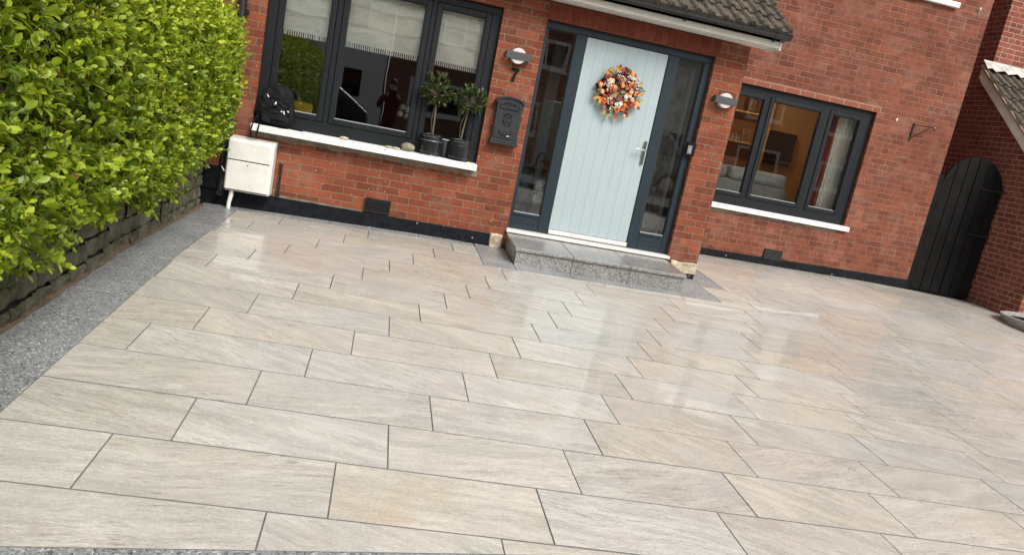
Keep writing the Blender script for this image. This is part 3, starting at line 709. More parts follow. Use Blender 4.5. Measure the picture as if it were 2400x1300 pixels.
hedge = thing('privet_hedge', 'tall clipped bright green hedge growing over a mossy low stone wall', 'hedge', (-1.8, 4.2, .5))
def hedge_face(y):      # x of the hedge's face
    return -1.375-.012*(y-4)
HT = 1.97
def surf(u, y):
    """u along the cross section: 0 bottom of the face .. 1 top of face .. 1.5 across the top"""
    zb = .50+.02*np.sin(y*3.1)+.03*np.sin(y*7.7+1)+np.clip(y-6.5, 0, 2)*.28
    if u < 1: return None
def gen_hedge(n, y0=.3, y1=7.62):
    y = rng.uniform(y0, y1, n); s = rng.uniform(0, 1.42, n)
    zb = .50+.04*np.sin(y*3.1)+.04*np.sin(y*7.7+1)+np.clip(y-6.3, 0, 2)*.26
    z = np.where(s < 1, zb+(HT-zb)*s, HT)
    x = hedge_face(y)+.0*y
    # belly: tucked in at the bottom, rounded at the top
    tuck = np.where(s < 1, -.16*np.clip(1-s/.22, 0, 1)**1.6-.12*np.clip((s-.90)/.10, 0, 1)**2, -.12-(s-1)*1.6)
    endr = np.clip((y-(y1-.22))/.22, 0, 1); tuck -= .22*endr**2
    wav = .022*np.sin(y*2.3+z*3)+.018*np.sin(y*5.1-z*4.4+2)+.015*np.sin(y*9.3+z*8)
    z = z+np.where(s >= 1, .03*np.sin(y*4)+.02*np.sin(y*11+x*9), 0)-.03*endr
    x = x+tuck+wav*.6
    nx = np.where(s < .93, 1.0, .15); nzv = np.where(s < .93, .25, 1.0)
    N = np.stack([nx, .15*np.ones(n)+endr, nzv+np.where(s < .12, -.8, 0)], 1)
    return np.stack([x, y, z], 1), N/np.linalg.norm(N, axis=1)[:, None], s
n = 30000
P, N, s = gen_hedge(n)
# clump the leaves round shoots
ns = 10500; SP, SN, ss = gen_hedge(ns)
# gaps: drop shoots in some patches
gapn = np.array([noise.noise(Vector(p)*4.2) for p in SP]); keep = (gapn < .30) | (rng.random(ns) < .25); SP, SN, ss = SP[keep], SN[keep], ss[keep]; ns = len(SP)
def shoots(SP, SN, ns, per, size0):
    D0 = SN+rng.normal(0, .55, (ns, 3))+np.array([0, 0, .25]); D0 /= np.linalg.norm(D0, axis=1)[:, None]
    L = rng.uniform(.04, .11, ns); idx = np.repeat(np.arange(ns), per); t = np.tile(np.linspace(.15, 1, per), ns)+rng.normal(0, .05, ns*per)
    depth = rng.uniform(-.13, .02, ns)
    base_ = SP+SN*depth[:, None]
    PP = base_[idx]+D0[idx]*(L[idx]*t)[:, None]
    side = rng.normal(0, 1, (ns*per, 3)); side -= (side*D0[idx]).sum(1)[:, None]*D0[idx]; side /= np.linalg.norm(side, axis=1)[:, None]
    DD = D0[idx]*(.25+.75*t[:, None])+side*(1.15-.6*t[:, None])
    UU = D0[idx]+SN[idx]*.5+np.array([0, 0, .7])+rng.normal(0, .25, (ns*per, 3))
    sz = size0*(1.05-.35*t)*rng.uniform(.6, 1.35, ns*per)*rng.uniform(.75, 1.3, ns)[idx]
    tone = rng.uniform(0, 1, ns)[idx]*.55+t*.30+rng.normal(0, .12, ns*per)
    return PP, DD, UU, sz, np.clip(tone, 0, 1), base_, D0, L, idx
PP, DD, UU, sz, tone, B0, D0, LL, idx = shoots(SP, SN, ns, 8, .046)
hgt = np.clip((PP[:, 2]-1.35)/.6, 0, 1)
tone = np.clip(tone*.85+.35*hgt*rng.uniform(.2, 1, len(tone)), 0, 1)   # sunlit hedge top painted into the leaf tone, lighter with height
cols = np.stack([tone, rng.random(len(tone)), np.zeros(len(tone))], 1)
leaves_mesh('foliage', PP, DD, UU, sz, M['hedge_leaf'], hedge, cols)
# inner, sparser layer
SP2, SN2, _ = gen_hedge(2200); SP2 = SP2-SN2*.10
PP2, DD2, UU2, sz2, tone2, *_r = shoots(SP2, SN2, 2200, 8, .055)
leaves_mesh('inner_foliage', PP2, DD2, UU2, sz2, M['hedge_leaf'], hedge, np.stack([tone2*.8, rng.random(len(tone2)), tone2*0], 1))
tw = MB()
for i in rng.choice(ns, 1500, replace=False):
    b = Vector(B0[i]); d = Vector(D0[i]); a_ = b-Vector(SN[i])*.16+Vector(rng.normal(0, .05, 3)); tw.tube([a_, b, b+d*float(LL[i])], [.004, .0028, .0014], 4, False)
for i in range(240):
    P_, N_, _ = SP[rng.integers(ns)], SN[0], 0; p = Vector(P_)-Vector((.06, 0, 0)); d = Vector(rng.normal(0, 1, 3)); d.x *= .3; d.normalize(); L = rng.uniform(.1, .3)
    tw.tube([p, p+d*L*.5+Vector((rng.uniform(-.01, .04), 0, .02)), p+d*L], [.005, .004, .002], 4, False)
obj('twigs', tw, M['twig'], hedge, fixn=False)
core = MB(); ys = [.2+i*.25 for i in range(30)]  # added dark solid that blocks light, standing in for shade inside the hedge
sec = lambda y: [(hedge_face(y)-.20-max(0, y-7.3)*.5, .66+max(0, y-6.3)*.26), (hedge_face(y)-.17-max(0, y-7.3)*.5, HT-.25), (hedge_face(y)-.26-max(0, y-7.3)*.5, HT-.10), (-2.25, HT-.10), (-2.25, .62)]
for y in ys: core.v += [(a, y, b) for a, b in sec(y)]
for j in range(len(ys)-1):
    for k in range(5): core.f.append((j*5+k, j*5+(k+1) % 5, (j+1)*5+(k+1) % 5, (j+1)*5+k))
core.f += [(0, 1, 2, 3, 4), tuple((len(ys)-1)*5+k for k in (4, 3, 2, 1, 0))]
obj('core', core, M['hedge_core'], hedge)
localise(hedge)

# low stone wall under it
def stone_mat():
    t = NT('mossy_stone'); co = t.coord()
    c = t.mix(t.ramp(t.noise(co, 6, 6, .7), [(.35, 0.0), (.65, 1.0)]), (.09, .08, .055), (.26, .235, .17))
    c = t.mix(t.ramp(t.noise(t.mapping(co, loc=(3, 3, 3)), 4, 5, .7), [(.45, 0.0), (.62, .8)]), c, (.075, .10, .035))
    c = t.mix(t.ramp(t.noise(co, 22, 5, .7), [(.6, 0.0), (.7, .8)]), c, (.38, .36, .29))
    t.bsdf(c, .92, t.bump(t.noise(co, 24, 7, .75), 1.0, .03), spec=.15); return t.m
M['stone_wall'] = stone_mat()
sw = MB(); rr = random.Random(9)
for course in range(4):
    y = .6+rr.uniform(-.2, 0)
    while y < 7.55:
        L = rr.uniform(.22, .46); xf = -1.60-.012*(y-4)+rr.uniform(-.012, .012); b = g(-1.6, y)-.03; h = .118
        z0 = b+course*h+.004; z1 = z0+h-.010+rr.uniform(-.008, .004)
        nv = len(sw.v); NY, NZ = 15, 8
        for i in range(NY):
            for j in range(NZ):
                u, v = i/(NY-1), j/(NZ-1); yy = y+.006+u*(min(L, 7.62-y)-.012); zz = z0+v*(z1-z0)
                e = min(u, 1-u)*L; e2 = min(v, 1-v)*h; rd = -.014*(1-min(1, e/.02))-.010*(1-min(1, e2/.014))
                nn = noise.noise(Vector((yy*9, zz*12, course*3)))*.026+noise.noise(Vector((yy*30, zz*34, 1)))*.010
                sw.v.append((xf+rd+nn, yy, zz))
        for i in range(NY-1):
            for j in range(NZ-1): a = nv+i*NZ+j; sw.f.append((a, a+NZ, a+NZ+1, a+1))
        y += L
wl = thing('stone_wall', 'low mossy stone wall beneath the green hedge', 'wall', (-1.75, 4.2, 0))
obj('stone_face', sw, M['stone_wall'], wl, smooth=True, fixn=False)
co_ = MB(); co_.box(-2.0, -1.655, .6, 7.60, -.1, .60); obj('core', co_, simple('dark_joint', (.07, .06, .045), .95, var=.4, vscale=20, bump=1, bscale=30, bdist=.02), wl)
dirt = MB(); pts = []
for i in range(150):
    y = .7+i*.047; x1 = -1.592-.012*(y-4)+noise.noise(Vector((y*7, 0, 0)))*.012; pts.append((y, x1))
for y, x1 in pts: dirt.v += [(x1-.08, y, g(x1, y)+.03), (x1-.02, y, g(x1, y)+.012+noise.noise(Vector((y*11, 3, 0)))*.006), (x1+.015, y, g(x1, y)+.001)]
for i in range(len(pts)-1):
    a = i*3; dirt.f += [(a, a+3, a+4, a+1), (a+1, a+4, a+5, a+2)]
obj('mortar_haunch', dirt, simple('brown_mortar', (.16, .11, .075), .95, var=.4, vscale=18, bump=1, bscale=60, bdist=.01), wl, smooth=True)
localise(wl)

# ---------------------------------------------------------------- things fixed to the front wall
M['lamp_grey'] = simple('slate_grey_metal', (.060, .065, .066), .5, var=.06)
M['lamp_white'] = simple('opal_diffuser', (.62, .57, .56), .4, var=.02)
def wall_lamp(x, z, label):
    t = thing('wall_lamp', label, 'lamp', (x, F, z), 'matching wall lamps either side of the front door')
    obj('band', MB().prism([(x-.125, F-.10), (x+.125, F-.10), (x+.125, F), (x+.119, F), (x+.119, F-.094), (x-.119, F-.094), (x-.119, F), (x-.125, F)], z-.036, z+.036, 'z'), M['lamp_grey'], t, bevel=.0015)
    obj('diffuser', MB().lathe([(.074, -.088), (.078, -.082), (.078, -.03), (.07, -.028)], (x, F, z), 40, 'y'), M['lamp_white'], t, smooth='auto')
    obj('back_plate', MB().lathe([(.045, -.03), (.045, -.001)], (x, F, z), 24, 'y'), M['lamp_grey'], t, smooth='auto')
    return localise(t)
wall_lamp(1.172, 2.137, 'grey and white wall lamp on brickwork directly above the number 7')
wall_lamp(3.452, 2.137, 'grey and white wall lamp on the brick pier beside the far window')

sv = [(-.040, .068), (.040, .068), (.040, .046), (.020, .010), (.010, -.028), (.006, -.068), (-.022, -.068), (-.018, -.026), (-.006, .012), (.012, .041), (-.040, .041)]
tag(obj('house_number', MB().prism([(1.178+x, 1.952+z) for x, z in sv], F-.014, F-.002), simple('matt_black', (.004, .004, .004), .7, spec=.2), None), 'black figure 7 fixed on the red brick above the letter box', 'number')

# mailbox
M['mb'] = simple('hammered_dark_grey', (.022, .024, .026), .55, var=.15, bump=.3, bscale=220, bdist=.001, spec=.35)
mx, mz = 1.184, 1.25
t = thing('mailbox', 'dark grey ornate arched letter box hanging on the brick pier', 'letter box', (mx, F, mz))
arch = lambda hw, zb, zt, e=0: [(mx-hw, zb), (mx+hw, zb), (mx+hw, zt)]+[(mx+hw*math.cos(a)*.86, zt+.045*math.sin(a)**.8*(1-e)) for a in [math.pi*i/14 for i in range(1, 14)]]+[(mx-hw, zt)]
obj('body', MB().prism(arch(.132, 1.262, 1.68), F-.085, F-.002), M['mb'], t, bevel=.004)
cap = []
for i in range(17):
    a = math.pi*i/16; cap.append((mx+.142*math.cos(a), 1.678+.055*max(0, math.sin(a))**.9))
cap2 = [(mx+.162, 1.672)]+cap+[(mx-.162, 1.672), (mx-.15, 1.66)]+[(mx+.128*math.cos(math.pi-math.pi*i/16), 1.665+.048*max(0, math.sin(math.pi*i/16))**.9) for i in range(17)]+[(mx+.15, 1.66)]
obj('lid_rim', MB().prism(cap2, F-.100, F-.001), M['mb'], t, bevel=.003)
obj('base_ledge', MB().box(mx-.150, mx+.150, F-.105, F-.001, 1.243, 1.268).box(mx-.142, mx+.142, F-.096, F-.001, 1.268, 1.29), M['mb'], t, bevel=.004)
rl = MB(); yf_ = F-.092
for (a, b, c, d) in ((-.105, .105, 1.640, 1.645), (-.105, .105, 1.600, 1.605), (-.105, -.100, 1.605, 1.640), (.100, .105, 1.605, 1.640)): rl.box(mx+a, mx+b, yf_-.002, F-.08, c, d)
obj('slot_frame', rl, M['mb'], t, bevel=.001)
obj('slot', MB().box(mx-.098, mx+.098, yf_+.004, F-.07, 1.607, 1.637), M['gasket'], t)
obj('slot_flap', MB().box(mx-.094, mx+.094, yf_, F-.08, 1.611, 1.633), M['mb'], t, bevel=.002)
vg = MB(); vg.tube([(mx-.06, yf_, 1.652), (mx-.03, yf_, 1.672), (mx-.012, yf_, 1.66), (mx, yf_, 1.684), (mx+.012, yf_, 1.66), (mx+.03, yf_, 1.672), (mx+.06, yf_, 1.652)], .0045, 6)
obj('scroll', vg, M['mb'], t, smooth=True)
em = MB()      # relief: an urn-like crest with a crown
sh = [(-.048, .05), (-.05, .0), (-.03, -.045), (0, -.058), (.03, -.045), (.05, 0), (.048, .05), (0, .038)]
em.prism([(mx+a*.85, 1.485+b*.85) for a, b in sh], F-.090, F-.080)
crest = obj('crest', em, M['mb'], t, bevel=.003)
e2 = MB()
for a, b in ((-.045, .062), (0, .078), (.045, .062), (-.022, .07), (.022, .07)): e2.sphere((mx+a*.85, F-.090, 1.485+b), .008, 8, 6)
e2.tube([(mx-.045, F-.092, 1.535), (mx, F-.095, 1.528), (mx+.045, F-.092, 1.535)], .005, 6); e2.tube([(mx-.03, F-.092, 1.515), (mx, F-.094, 1.48), (mx+.03, F-.092, 1.515)], .004, 6)
e2.tube([(mx-.028, F-.092, 1.455), (mx, F-.094, 1.49), (mx+.028, F-.092, 1.455)], .004, 6); e2.tube([(mx-.04, F-.091, 1.53), (mx-.046, F-.092, 1.49), (mx-.02, F-.092, 1.44)], .004, 6); e2.tube([(mx+.04, F-.091, 1.53), (mx+.046, F-.092, 1.49), (mx+.02, F-.092, 1.44)], .004, 6)
obj('crest_relief', e2, M['mb'], crest, smooth=True)
for sx in (-1, 1):
    b_ = MB()
    for k in range(3): b_.tube([(mx+sx*.128, F-.07, 1.545-k*.016), (mx+sx*.147, F-.07, 1.54-k*.016)], .005, 6)
    obj('side_scroll', b_, M['mb'], t, smooth=True)
obj('door', MB().box(mx-.112, mx+.112, F-.091, F-.08, 1.305, 1.412), M['mb'], t, bevel=.003)
hd_ = MB(); hd_.tube([(mx-.075, F-.096, 1.385), (mx-.05, F-.098, 1.362), (mx, F-.100, 1.350), (mx+.05, F-.098, 1.362), (mx+.075, F-.096, 1.385)], .004, 6)
hd_.tube([(mx-.075, F-.096, 1.372), (mx-.05, F-.098, 1.345), (mx, F-.100, 1.333), (mx+.05, F-.098, 1.345)], .003, 6)
obj('handle', hd_, M['mb'], t, smooth=True); obj('key', MB().tube([(mx+.0, F-.10, 1.333), (mx+.045, F-.104, 1.336)], .006, 8), M['chrome'], t, smooth=True)
obj('lock', MB().lathe([(.007, -.006), (.007, 0)], (mx, F-.091, 1.395), 12, 'y'), M['chrome'], t, smooth='auto')
localise(t)

# doorbell
t = thing('doorbell', 'silver video doorbell on a black bracket beside the right sidelight', 'doorbell', (3.22, 7.93, 1.57))
obj('bracket', MB().prism([(3.195, 7.955), (3.195, 7.925), (3.275, 7.875), (3.282, 7.955)], 1.50, 1.645, 'z'), M['black_plastic'], t, bevel=.003)
b1 = MB().box(-.022, .022, -.022, 0, -.045, .045); b1.xform(Matrix.Translation((3.222, 7.902, 1.563)) @ Matrix.Rotation(R(-32), 4, 'Z'))
obj('faceplate', b1, simple('silver_plate', (.45, .46, .46), .3, metal=.6), t, bevel=.004)
b2 = MB().lathe([(.014, -.004), (.014, .001)], (0, -.022, -.008), 20, 'y').lathe([(.0, 0), (.0, 0)], (0, 0, 0), 3, 'y') if False else MB().lathe([(.014, -.004), (.014, .001)], (0, -.022, -.008), 20, 'y')
b2.xform(Matrix.Translation((3.222, 7.902, 1.563)) @ Matrix.Rotation(R(-32), 4, 'Z')); bt_ = obj('button', b2, M['white_plastic'], t, smooth='auto')
b3 = MB().lathe([(.007, -.006), (.007, .001)], (0, -.022, -.008), 16, 'y'); b3.xform(Matrix.Translation((3.222, 7.902, 1.563)) @ Matrix.Rotation(R(-32), 4, 'Z')); obj('lens', b3, M['gasket'], t, smooth='auto')
localise(t)

# bracket for a hanging basket
t = thing('basket_bracket', 'small black scrolled iron bracket on the far brick wall', 'bracket', (7.0, F2, 2.4))
ir = MB().tube([(7.0, F2-.012, 2.51), (7.0, F2-.012, 2.26)], .008, 8)
obj('back_bar', ir, M['black_iron'], t, smooth='auto')
obj('arm', MB().tube([(7.0, F2-.015, 2.485), (7.10, F2-.12, 2.485), (7.16, F2-.20, 2.485), (7.175, F2-.215, 2.475), (7.18, F2-.22, 2.455), (7.168, F2-.205, 2.445), (7.16, F2-.195, 2.46)], .006, 8), M['black_iron'], t, smooth='auto')
obj('stay', MB().tube([(7.005, F2-.015, 2.305), (7.03, F2-.03, 2.33), (7.07, F2-.08, 2.38), (7.13, F2-.17, 2.47)], .006, 8), M['black_iron'], t, smooth='auto')
cur = [(7.0+.012+.018*math.cos(a), F2-.014, 2.46+.018*math.sin(a)) for a in [i*.7 for i in range(9)]]
obj('curl', MB().tube(cur, .004, 6), M['black_iron'], t, smooth='auto'); obj('curl', MB().tube([(p[0], p[1], p[2]-.15) for p in cur], .004, 6), M['black_iron'], t, smooth='auto')
localise(t)

# gas meter box
M['meter'] = NT('weathered_white_box'); t_ = M['meter']; co = t_.coord()
c_ = t_.mix(t_.ramp(t_.noise(co, 5, 6, .7), [(.4, 0.0), (.7, 1.0)]), (.74, .73, .69), (.64, .62, .56)); c_ = t_.mix(t_.ramp(t_.noise(co, 60, 5, .75), [(.62, 0.0), (.7, .5)]), c_, (.30, .28, .22))
t_.bsdf(c_, .45, t_.bump(t_.noise(co, 40, 4), .1, .002)); M['meter'] = t_.m
t = thing('meter_box', 'weathered white gas meter box on the wall beside the hedge', 'meter box', (-1.24, F-.1, .3))
obj('casing', MB().prism([(F-.165, .318), (F-.19, .335), (F-.19, .79), (F-.165, .83), (F, .85), (F, .318)], -1.462, -1.030, 'x'), M['meter'], t, bevel=.012, seg=3)
obj('upper_cover', MB().box(-1.452, -1.060, F-.204, F-.19, .632, .808), M['meter'], t, bevel=.005)
dr = obj('door', MB().box(-1.448, -1.064, F-.206, F-.19, .340, .622), M['meter'], t, bevel=.005)
obj('shadow_gap', MB().box(-1.452, -1.060, F-.195, F-.18, .623, .631), M['gasket'], t); obj('shadow_gap', MB().box(-1.453, -1.058, F-.194, F-.18, .333, .339), M['gasket'], t)
obj('lock', MB().prism([(-1.268, .597), (-1.250, .597), (-1.259, .582)], F-.208, F-.20), M['gasket'], dr)
obj('hinge', MB().tube([(-1.47, F-.19, .50), (-1.50, F-.18, .54)], .005, 6), M['white_plastic'], t)
obj('pipe', MB().tube([(-1.392, F-.14, .33), (-1.392, F-.14, .27), (-1.402, F-.15, .20), (-1.402, F-.15, .125)], [.020, .022, .020, .020], 14), M['white_plastic'], t, smooth='auto')
localise(t)
t = thing('pipe_stub', 'thin upright black pipe with copper cap right of the meter box', 'pipe', (-.967, F-.03, .3))
obj('pipe', MB().tube([(-.967, F-.035, .30), (-.967, F-.035, .652)], .013, 12), M['black_plastic'], t, smooth='auto')
obj('cap', MB().lathe([(.019, 0), (.019, .014), (.008, .018)], (-.967, F-.035, .650), 16), simple('copper_cap', (.42, .20, .13), .4, metal=.7), t, smooth='auto')
obj('strap', MB().box(-.99, -.944, F-.05, F-.03, .33, .338), M['black_plastic'], t)
localise(t)
tag(obj('valve_stub', MB().tube([(-1.02, F-.06, .80), (-.995, F-.06, .80)], .012, 8).tube([(-1.0, F-.06, .80), (-1.0, F, .80)], .008, 8), M['black_plastic'], None, smooth='auto'), 'small black pipe fitting at the top right corner of the meter box', 'pipe fitting')

# ---------------------------------------------------------------- things on the window sill
SZ = .998
t = thing('backpack', 'black backpack with loose strap leaning on the window at the sill end', 'backpack', (-1.09, 7.86, SZ))
bm = bmesh.new(); bmesh.ops.create_cube(bm, size=1); bmesh.ops.subdivide_edges(bm, edges=bm.edges[:], cuts=14, use_grid_fill=True)
def bag_shape(v, w0, w1, h, d0, d1, seed):
    x, y, z = v*2; tt = (z+1)/2
    px, pz = abs(x)**2.0, abs(z)**2.0
    # squircle
    r2 = max(abs(x), abs(y), abs(z)); L = (abs(x)**4+abs(y)**4+abs(z)**4)**.25; k = r2/L if L > 0 else 1
    x, y, z = x*k, y*k, z*k; tt = (z+1)/2
    wdt = w0+(w1-w0)*tt**1.6; dep = d0+(d1-d0)*tt
    n = noise.noise_vector(Vector((x*1.6+seed, y*1.6, z*2.2)))*.05+noise.noise_vector(Vector((x*4.5+seed, y*4, z*3.5)))*.022+noise.noise_vector(Vector((x*11+seed, y*9, z*4+x*6)))*.007
    return Vector((x*wdt/2, y*dep/2, tt*h))+n*Vector((.45, .5, .4))
for v in bm.verts: v.co = bag_shape(v.co, .37, .245, .40, .21, .14, 3)
me = bpy.data.meshes.new('body'); bm.to_mesh(me); bm.free(); me.polygons.foreach_set('use_smooth', [True]*len(me.polygons))
def fabric(name, col):
    t = NT(name); co = t.coord(); n = t.noise(co, 9, 5, .6, 1.0); n2 = t.noise(co, 300, 2)
    c = t.mix(n, tuple(x*.7 for x in col), tuple(x*1.4 for x in col)); t.bsdf(c, .72, t.bump(t.math('ADD', n, t.math('MULTIPLY', n2, .05)), .9, .018), spec=.2); return t.m
M['bag'] = fabric('black_bag_fabric', (.006, .006, .007)); me.materials.append(M['bag'])
bx, by = -1.085, 7.84
Mb = Matrix.Translation((bx, by, SZ-.004)) @ Matrix.Rotation(R(-7), 4, 'X') @ Matrix.Rotation(R(2), 4, 'Y')
bo = bpy.data.objects.new('body', me); C.objects.link(bo); bo.parent = t; bo.matrix_local = Mb; me.transform(Matrix())
def bag_piece(name, cx, cy, cz, w0, w1, h, d0, d1, seed, par=None):
    bm = bmesh.new(); bmesh.ops.create_cube(bm, size=1); bmesh.ops.subdivide_edges(bm, edges=bm.edges[:], cuts=9, use_grid_fill=True)
    for v in bm.verts: v.co = Mb @ (bag_shape(v.co, w0, w1, h, d0, d1, seed)+Vector((cx, cy, cz)))
    me = bpy.data.meshes.new(name); bm.to_mesh(me); bm.free(); me.polygons.foreach_set('use_smooth', [True]*len(me.polygons)); me.materials.append(M['bag'])
    o = bpy.data.objects.new(name, me); C.objects.link(o); o.parent = par or t; return o
bag_piece('front_pocket', .01, -.09, .02, .29, .27, .14, .085, .06, 7)
bag_piece('upper_pocket', .01, -.075, .165, .22, .19, .115, .055, .04, 12)
def wp(*p): return tuple(Mb @ Vector(p))
zp = MB().tube([wp(-.13+.26*i/12, -.135+.02*abs(i-6)/6, .168+.006*math.sin(i*.9)) for i in range(13)], .0035, 5); obj('zip', zp, M['gasket'], t)
zp = MB().tube([wp(-.10+.20*i/12, -.104+.02*abs(i-6)/6, .285-.004*abs(i-6)) for i in range(13)], .003, 5); obj('zip', zp, M['gasket'], t)
zp = MB().tube([wp(.165*math.cos(a)*(.93-.2*max(0, math.sin(a))), -.058+.01*math.sin(a), .22+.165*math.sin(a)) for a in [math.pi*(-.1+1.2*i/20) for i in range(21)]], .004, 5); obj('zip', zp, M['gasket'], t)
M['pull'] = simple('white_zip_pull', (.75, .75, .75), .5)
for p, q in (((-.095, -.115, .285), (-.075, -.125, .262)), ((.0, -.125, .232), (-.006, -.135, .205)), ((.085, -.13, .160), (.095, -.14, .130)), ((.118, -.12, .172), (.128, -.12, .158)), ((.06, -.14, .155), (.075, -.142, .146))):
    obj('zip_pull', MB().tube([wp(*p), wp(*q)], .0055, 6), M['pull'], t, smooth='auto')
st = MB(); ring = [wp(-.155+.0*math.cos(a), .0, 0) for a in (0,)]
pth = [(-1.235, 7.80, 1.09), (-1.262, 7.745, 1.02), (-1.278, 7.732, .94), (-1.276, 7.735, .90), (-1.258, 7.737, .870), (-1.240, 7.737, .868), (-1.222, 7.737, .885), (-1.214, 7.735, .94), (-1.205, 7.745, 1.01), (-1.18, 7.78, 1.06)]
for i in range(len(pth)-1):
    pass
n0 = 0
for i, p in enumerate(pth):
    tt = Vector(pth[min(i+1, len(pth)-1)])-Vector(pth[max(i-1, 0)]); wv = Vector((.0, 1, 0)); nn = tt.cross(wv).normalized()*.004; ww = Vector((.25, .95, 0)).normalized()*.011
    for s1, s2 in ((1, 1), (1, -1), (-1, -1), (-1, 1)): st.v.append(tuple(Vector(p)+ww*s1+nn*s2))
    if i: a = (i-1)*4; st.f += [(a+k, a+(k+1) % 4, a+4+(k+1) % 4, a+4+k) for k in range(4)]
obj('strap', st, M['bag'], t, bevel=.001)
obj('strap', MB().tube([(-1.28, 7.80, 1.02), (-1.245, 7.77, 1.03), (-1.21, 7.765, 1.055)], .006, 6), M['bag'], t)
obj('shoulder_strap', MB().tube([wp(-.13, .05, .36), wp(-.185, .03, .25), wp(-.19, .0, .12), wp(-.15, -.02, .05)], [.012, .017, .016, .010], 8), M['bag'], t, smooth='auto')
obj('carry_loop', MB().tube([wp(-.04, .06, .385), wp(-.02, .06, .42), wp(.03, .06, .42), wp(.05, .06, .385)], .008, 6), M['bag'], t, smooth='auto')
obj('waist_strap', MB().tube([wp(.16, .0, .02), (-.88, 7.80, SZ+.012), (-.845, 7.79, SZ+.010), (-.80, 7.795, SZ+.006)], [.008, .009, .007, .005], 6), M['bag'], t, smooth='auto')
for c in list(C.objects):
    if c.parent == t and c is not bo: c.location = c.location-t.location
bo.matrix_local = Matrix.Translation(-t.location) @ Mb

M['pot'] = NT('glossy_black_tin'); t_ = M['pot']; t_.bsdf(t_.mix(t_.noise(t_.coord(), 14, 4), (.008, .009, .010), (.020, .023, .025)), .12, t_.bump(t_.noise(t_.coord(), 9, 3), .35, .012), coat=1); M['pot'] = t_.m
M['soil'] = simple('dark_soil', (.03, .02, .014), .95, var=.5, vscale=30, bump=1, bscale=60, bdist=.02)
M['bark'] = simple('pale_brown_stem', (.12, .10, .07), .85, var=.3, vscale=20, bump=.5)
def bay_tree(x, y, ht, cr, cw, nleaf, label, lean, seed):
    r_ = np.random.default_rng(seed)
    t = thing('potted_tree', label, 'potted tree', (x, y, SZ), 'potted trees on the window sill')
    pr_ = [(.104, 0), (.109, .004), (.108, .03), (.112, .035), (.112, .15), (.108, .155), (.109, .185), (.116, .192), (.118, .205), (.117, .214), (.110, .214), (.106, .19)]
    pot = obj('pot', MB().lathe(pr_, (x, y, SZ), 36), M['pot'], t, smooth='auto')
    obj('band', MB().lathe([(.1125, .147), (.1155, .150), (.1125, .154)], (x, y, SZ), 36).lathe([(.1095, .006), (.1125, .009), (.1095, .012)], (x, y, SZ), 36), simple('worn_metal_rim', (.30, .31, .31), .25, metal=.7), pot, smooth=True) if seed == 1 else None
    hdl = [(x+.118*math.cos(a), y+.118*math.sin(a), SZ+.17-.02*math.sin(math.pi*k/6)) for k, a in enumerate([R(-58+7*i) for i in range(7)])]
    obj('soil', MB().lathe([(.105, .190), (.10, .195)], (x, y, SZ), 24), M['soil'], pot)
    top = Vector((x+lean, y, ht)); tk = MB()
    tk.tube([(x, y, SZ+.19), (x+lean*.3, y, SZ+.19+(ht-SZ-.19)*.35), (x+lean*.7, y, SZ+.19+(ht-SZ-.19)*.7), tuple(top)], [.010, .009, .008, .006], 8)
    tk.tube([(x-.012, y+.01, SZ+.19), (x-.03+lean*.2, y+.01, SZ+.36), (x+.0+lean*.8, y, ht-.04)], [.0035, .003, .002], 6)
    tips = []
    for i in range(34):
        d = Vector(r_.normal(0, 1, 3)); d.normalize(); d.z = d.z*.9+.12
        e = top+Vector((d.x*cw, d.y*cw*.75, d.z*cr)); md = top.lerp(e, .5)+Vector(r_.normal(0, .012, 3))-Vector((0, 0, .015))
        tk.tube([tuple(top-Vector((0, 0, .05))), tuple(md), tuple(e)], [.005, .0035, .002], 5, False); tips.append((md, e))
    obj('trunk', tk, M['bark'], t, smooth='auto')
    P = []; D = []; U = []
    per = nleaf//len(tips)
    for md, e in tips:
        for k in range(per):
            f_ = r_.uniform(.1, 1.08); p = md.lerp(e, f_); ax = (e-md).normalized(); sd = Vector(r_.normal(0, 1, 3)); sd = (sd-ax*sd.dot(ax)).normalized()
            P.append(p); D.append(ax*.65+sd*(.9-.4*f_)+Vector((0, 0, .25))); U.append(Vector((0, 0, 1))+Vector(r_.normal(0, .4, 3)))
    P, D, U = np.array(P), np.array(D), np.array(U); m_ = len(P)
    cols = np.stack([r_.uniform(0, 1, m_)**1.4*.9, r_.random(m_), np.zeros(m_)], 1)
    leaves_mesh('crown', P, D, U, r_.uniform(.035, .068, m_), M['bay_leaf'], t, cols, leaf_template(.12, .27, True))
    return localise(t)
bay_tree(.458, 7.862, 1.645, .165, .150, 1000, 'bushier bay tree in a shiny black pot next to the window mullion', -.015, 1)
bay_tree(.748, 7.852, 1.61, .145, .150, 640, 'sparser bay tree in a shiny black pot at the sill end nearest the door', .035, 2)
tag(obj('tin_pot', MB().lathe([(.05, 0), (.055, .005), (.055, .17), (.058, .18), (.05, .18)], (.603, 7.90, SZ), 24), M['pot'], None, smooth='auto'), 'narrow black tin squeezed between the two tree pots', 'pot')

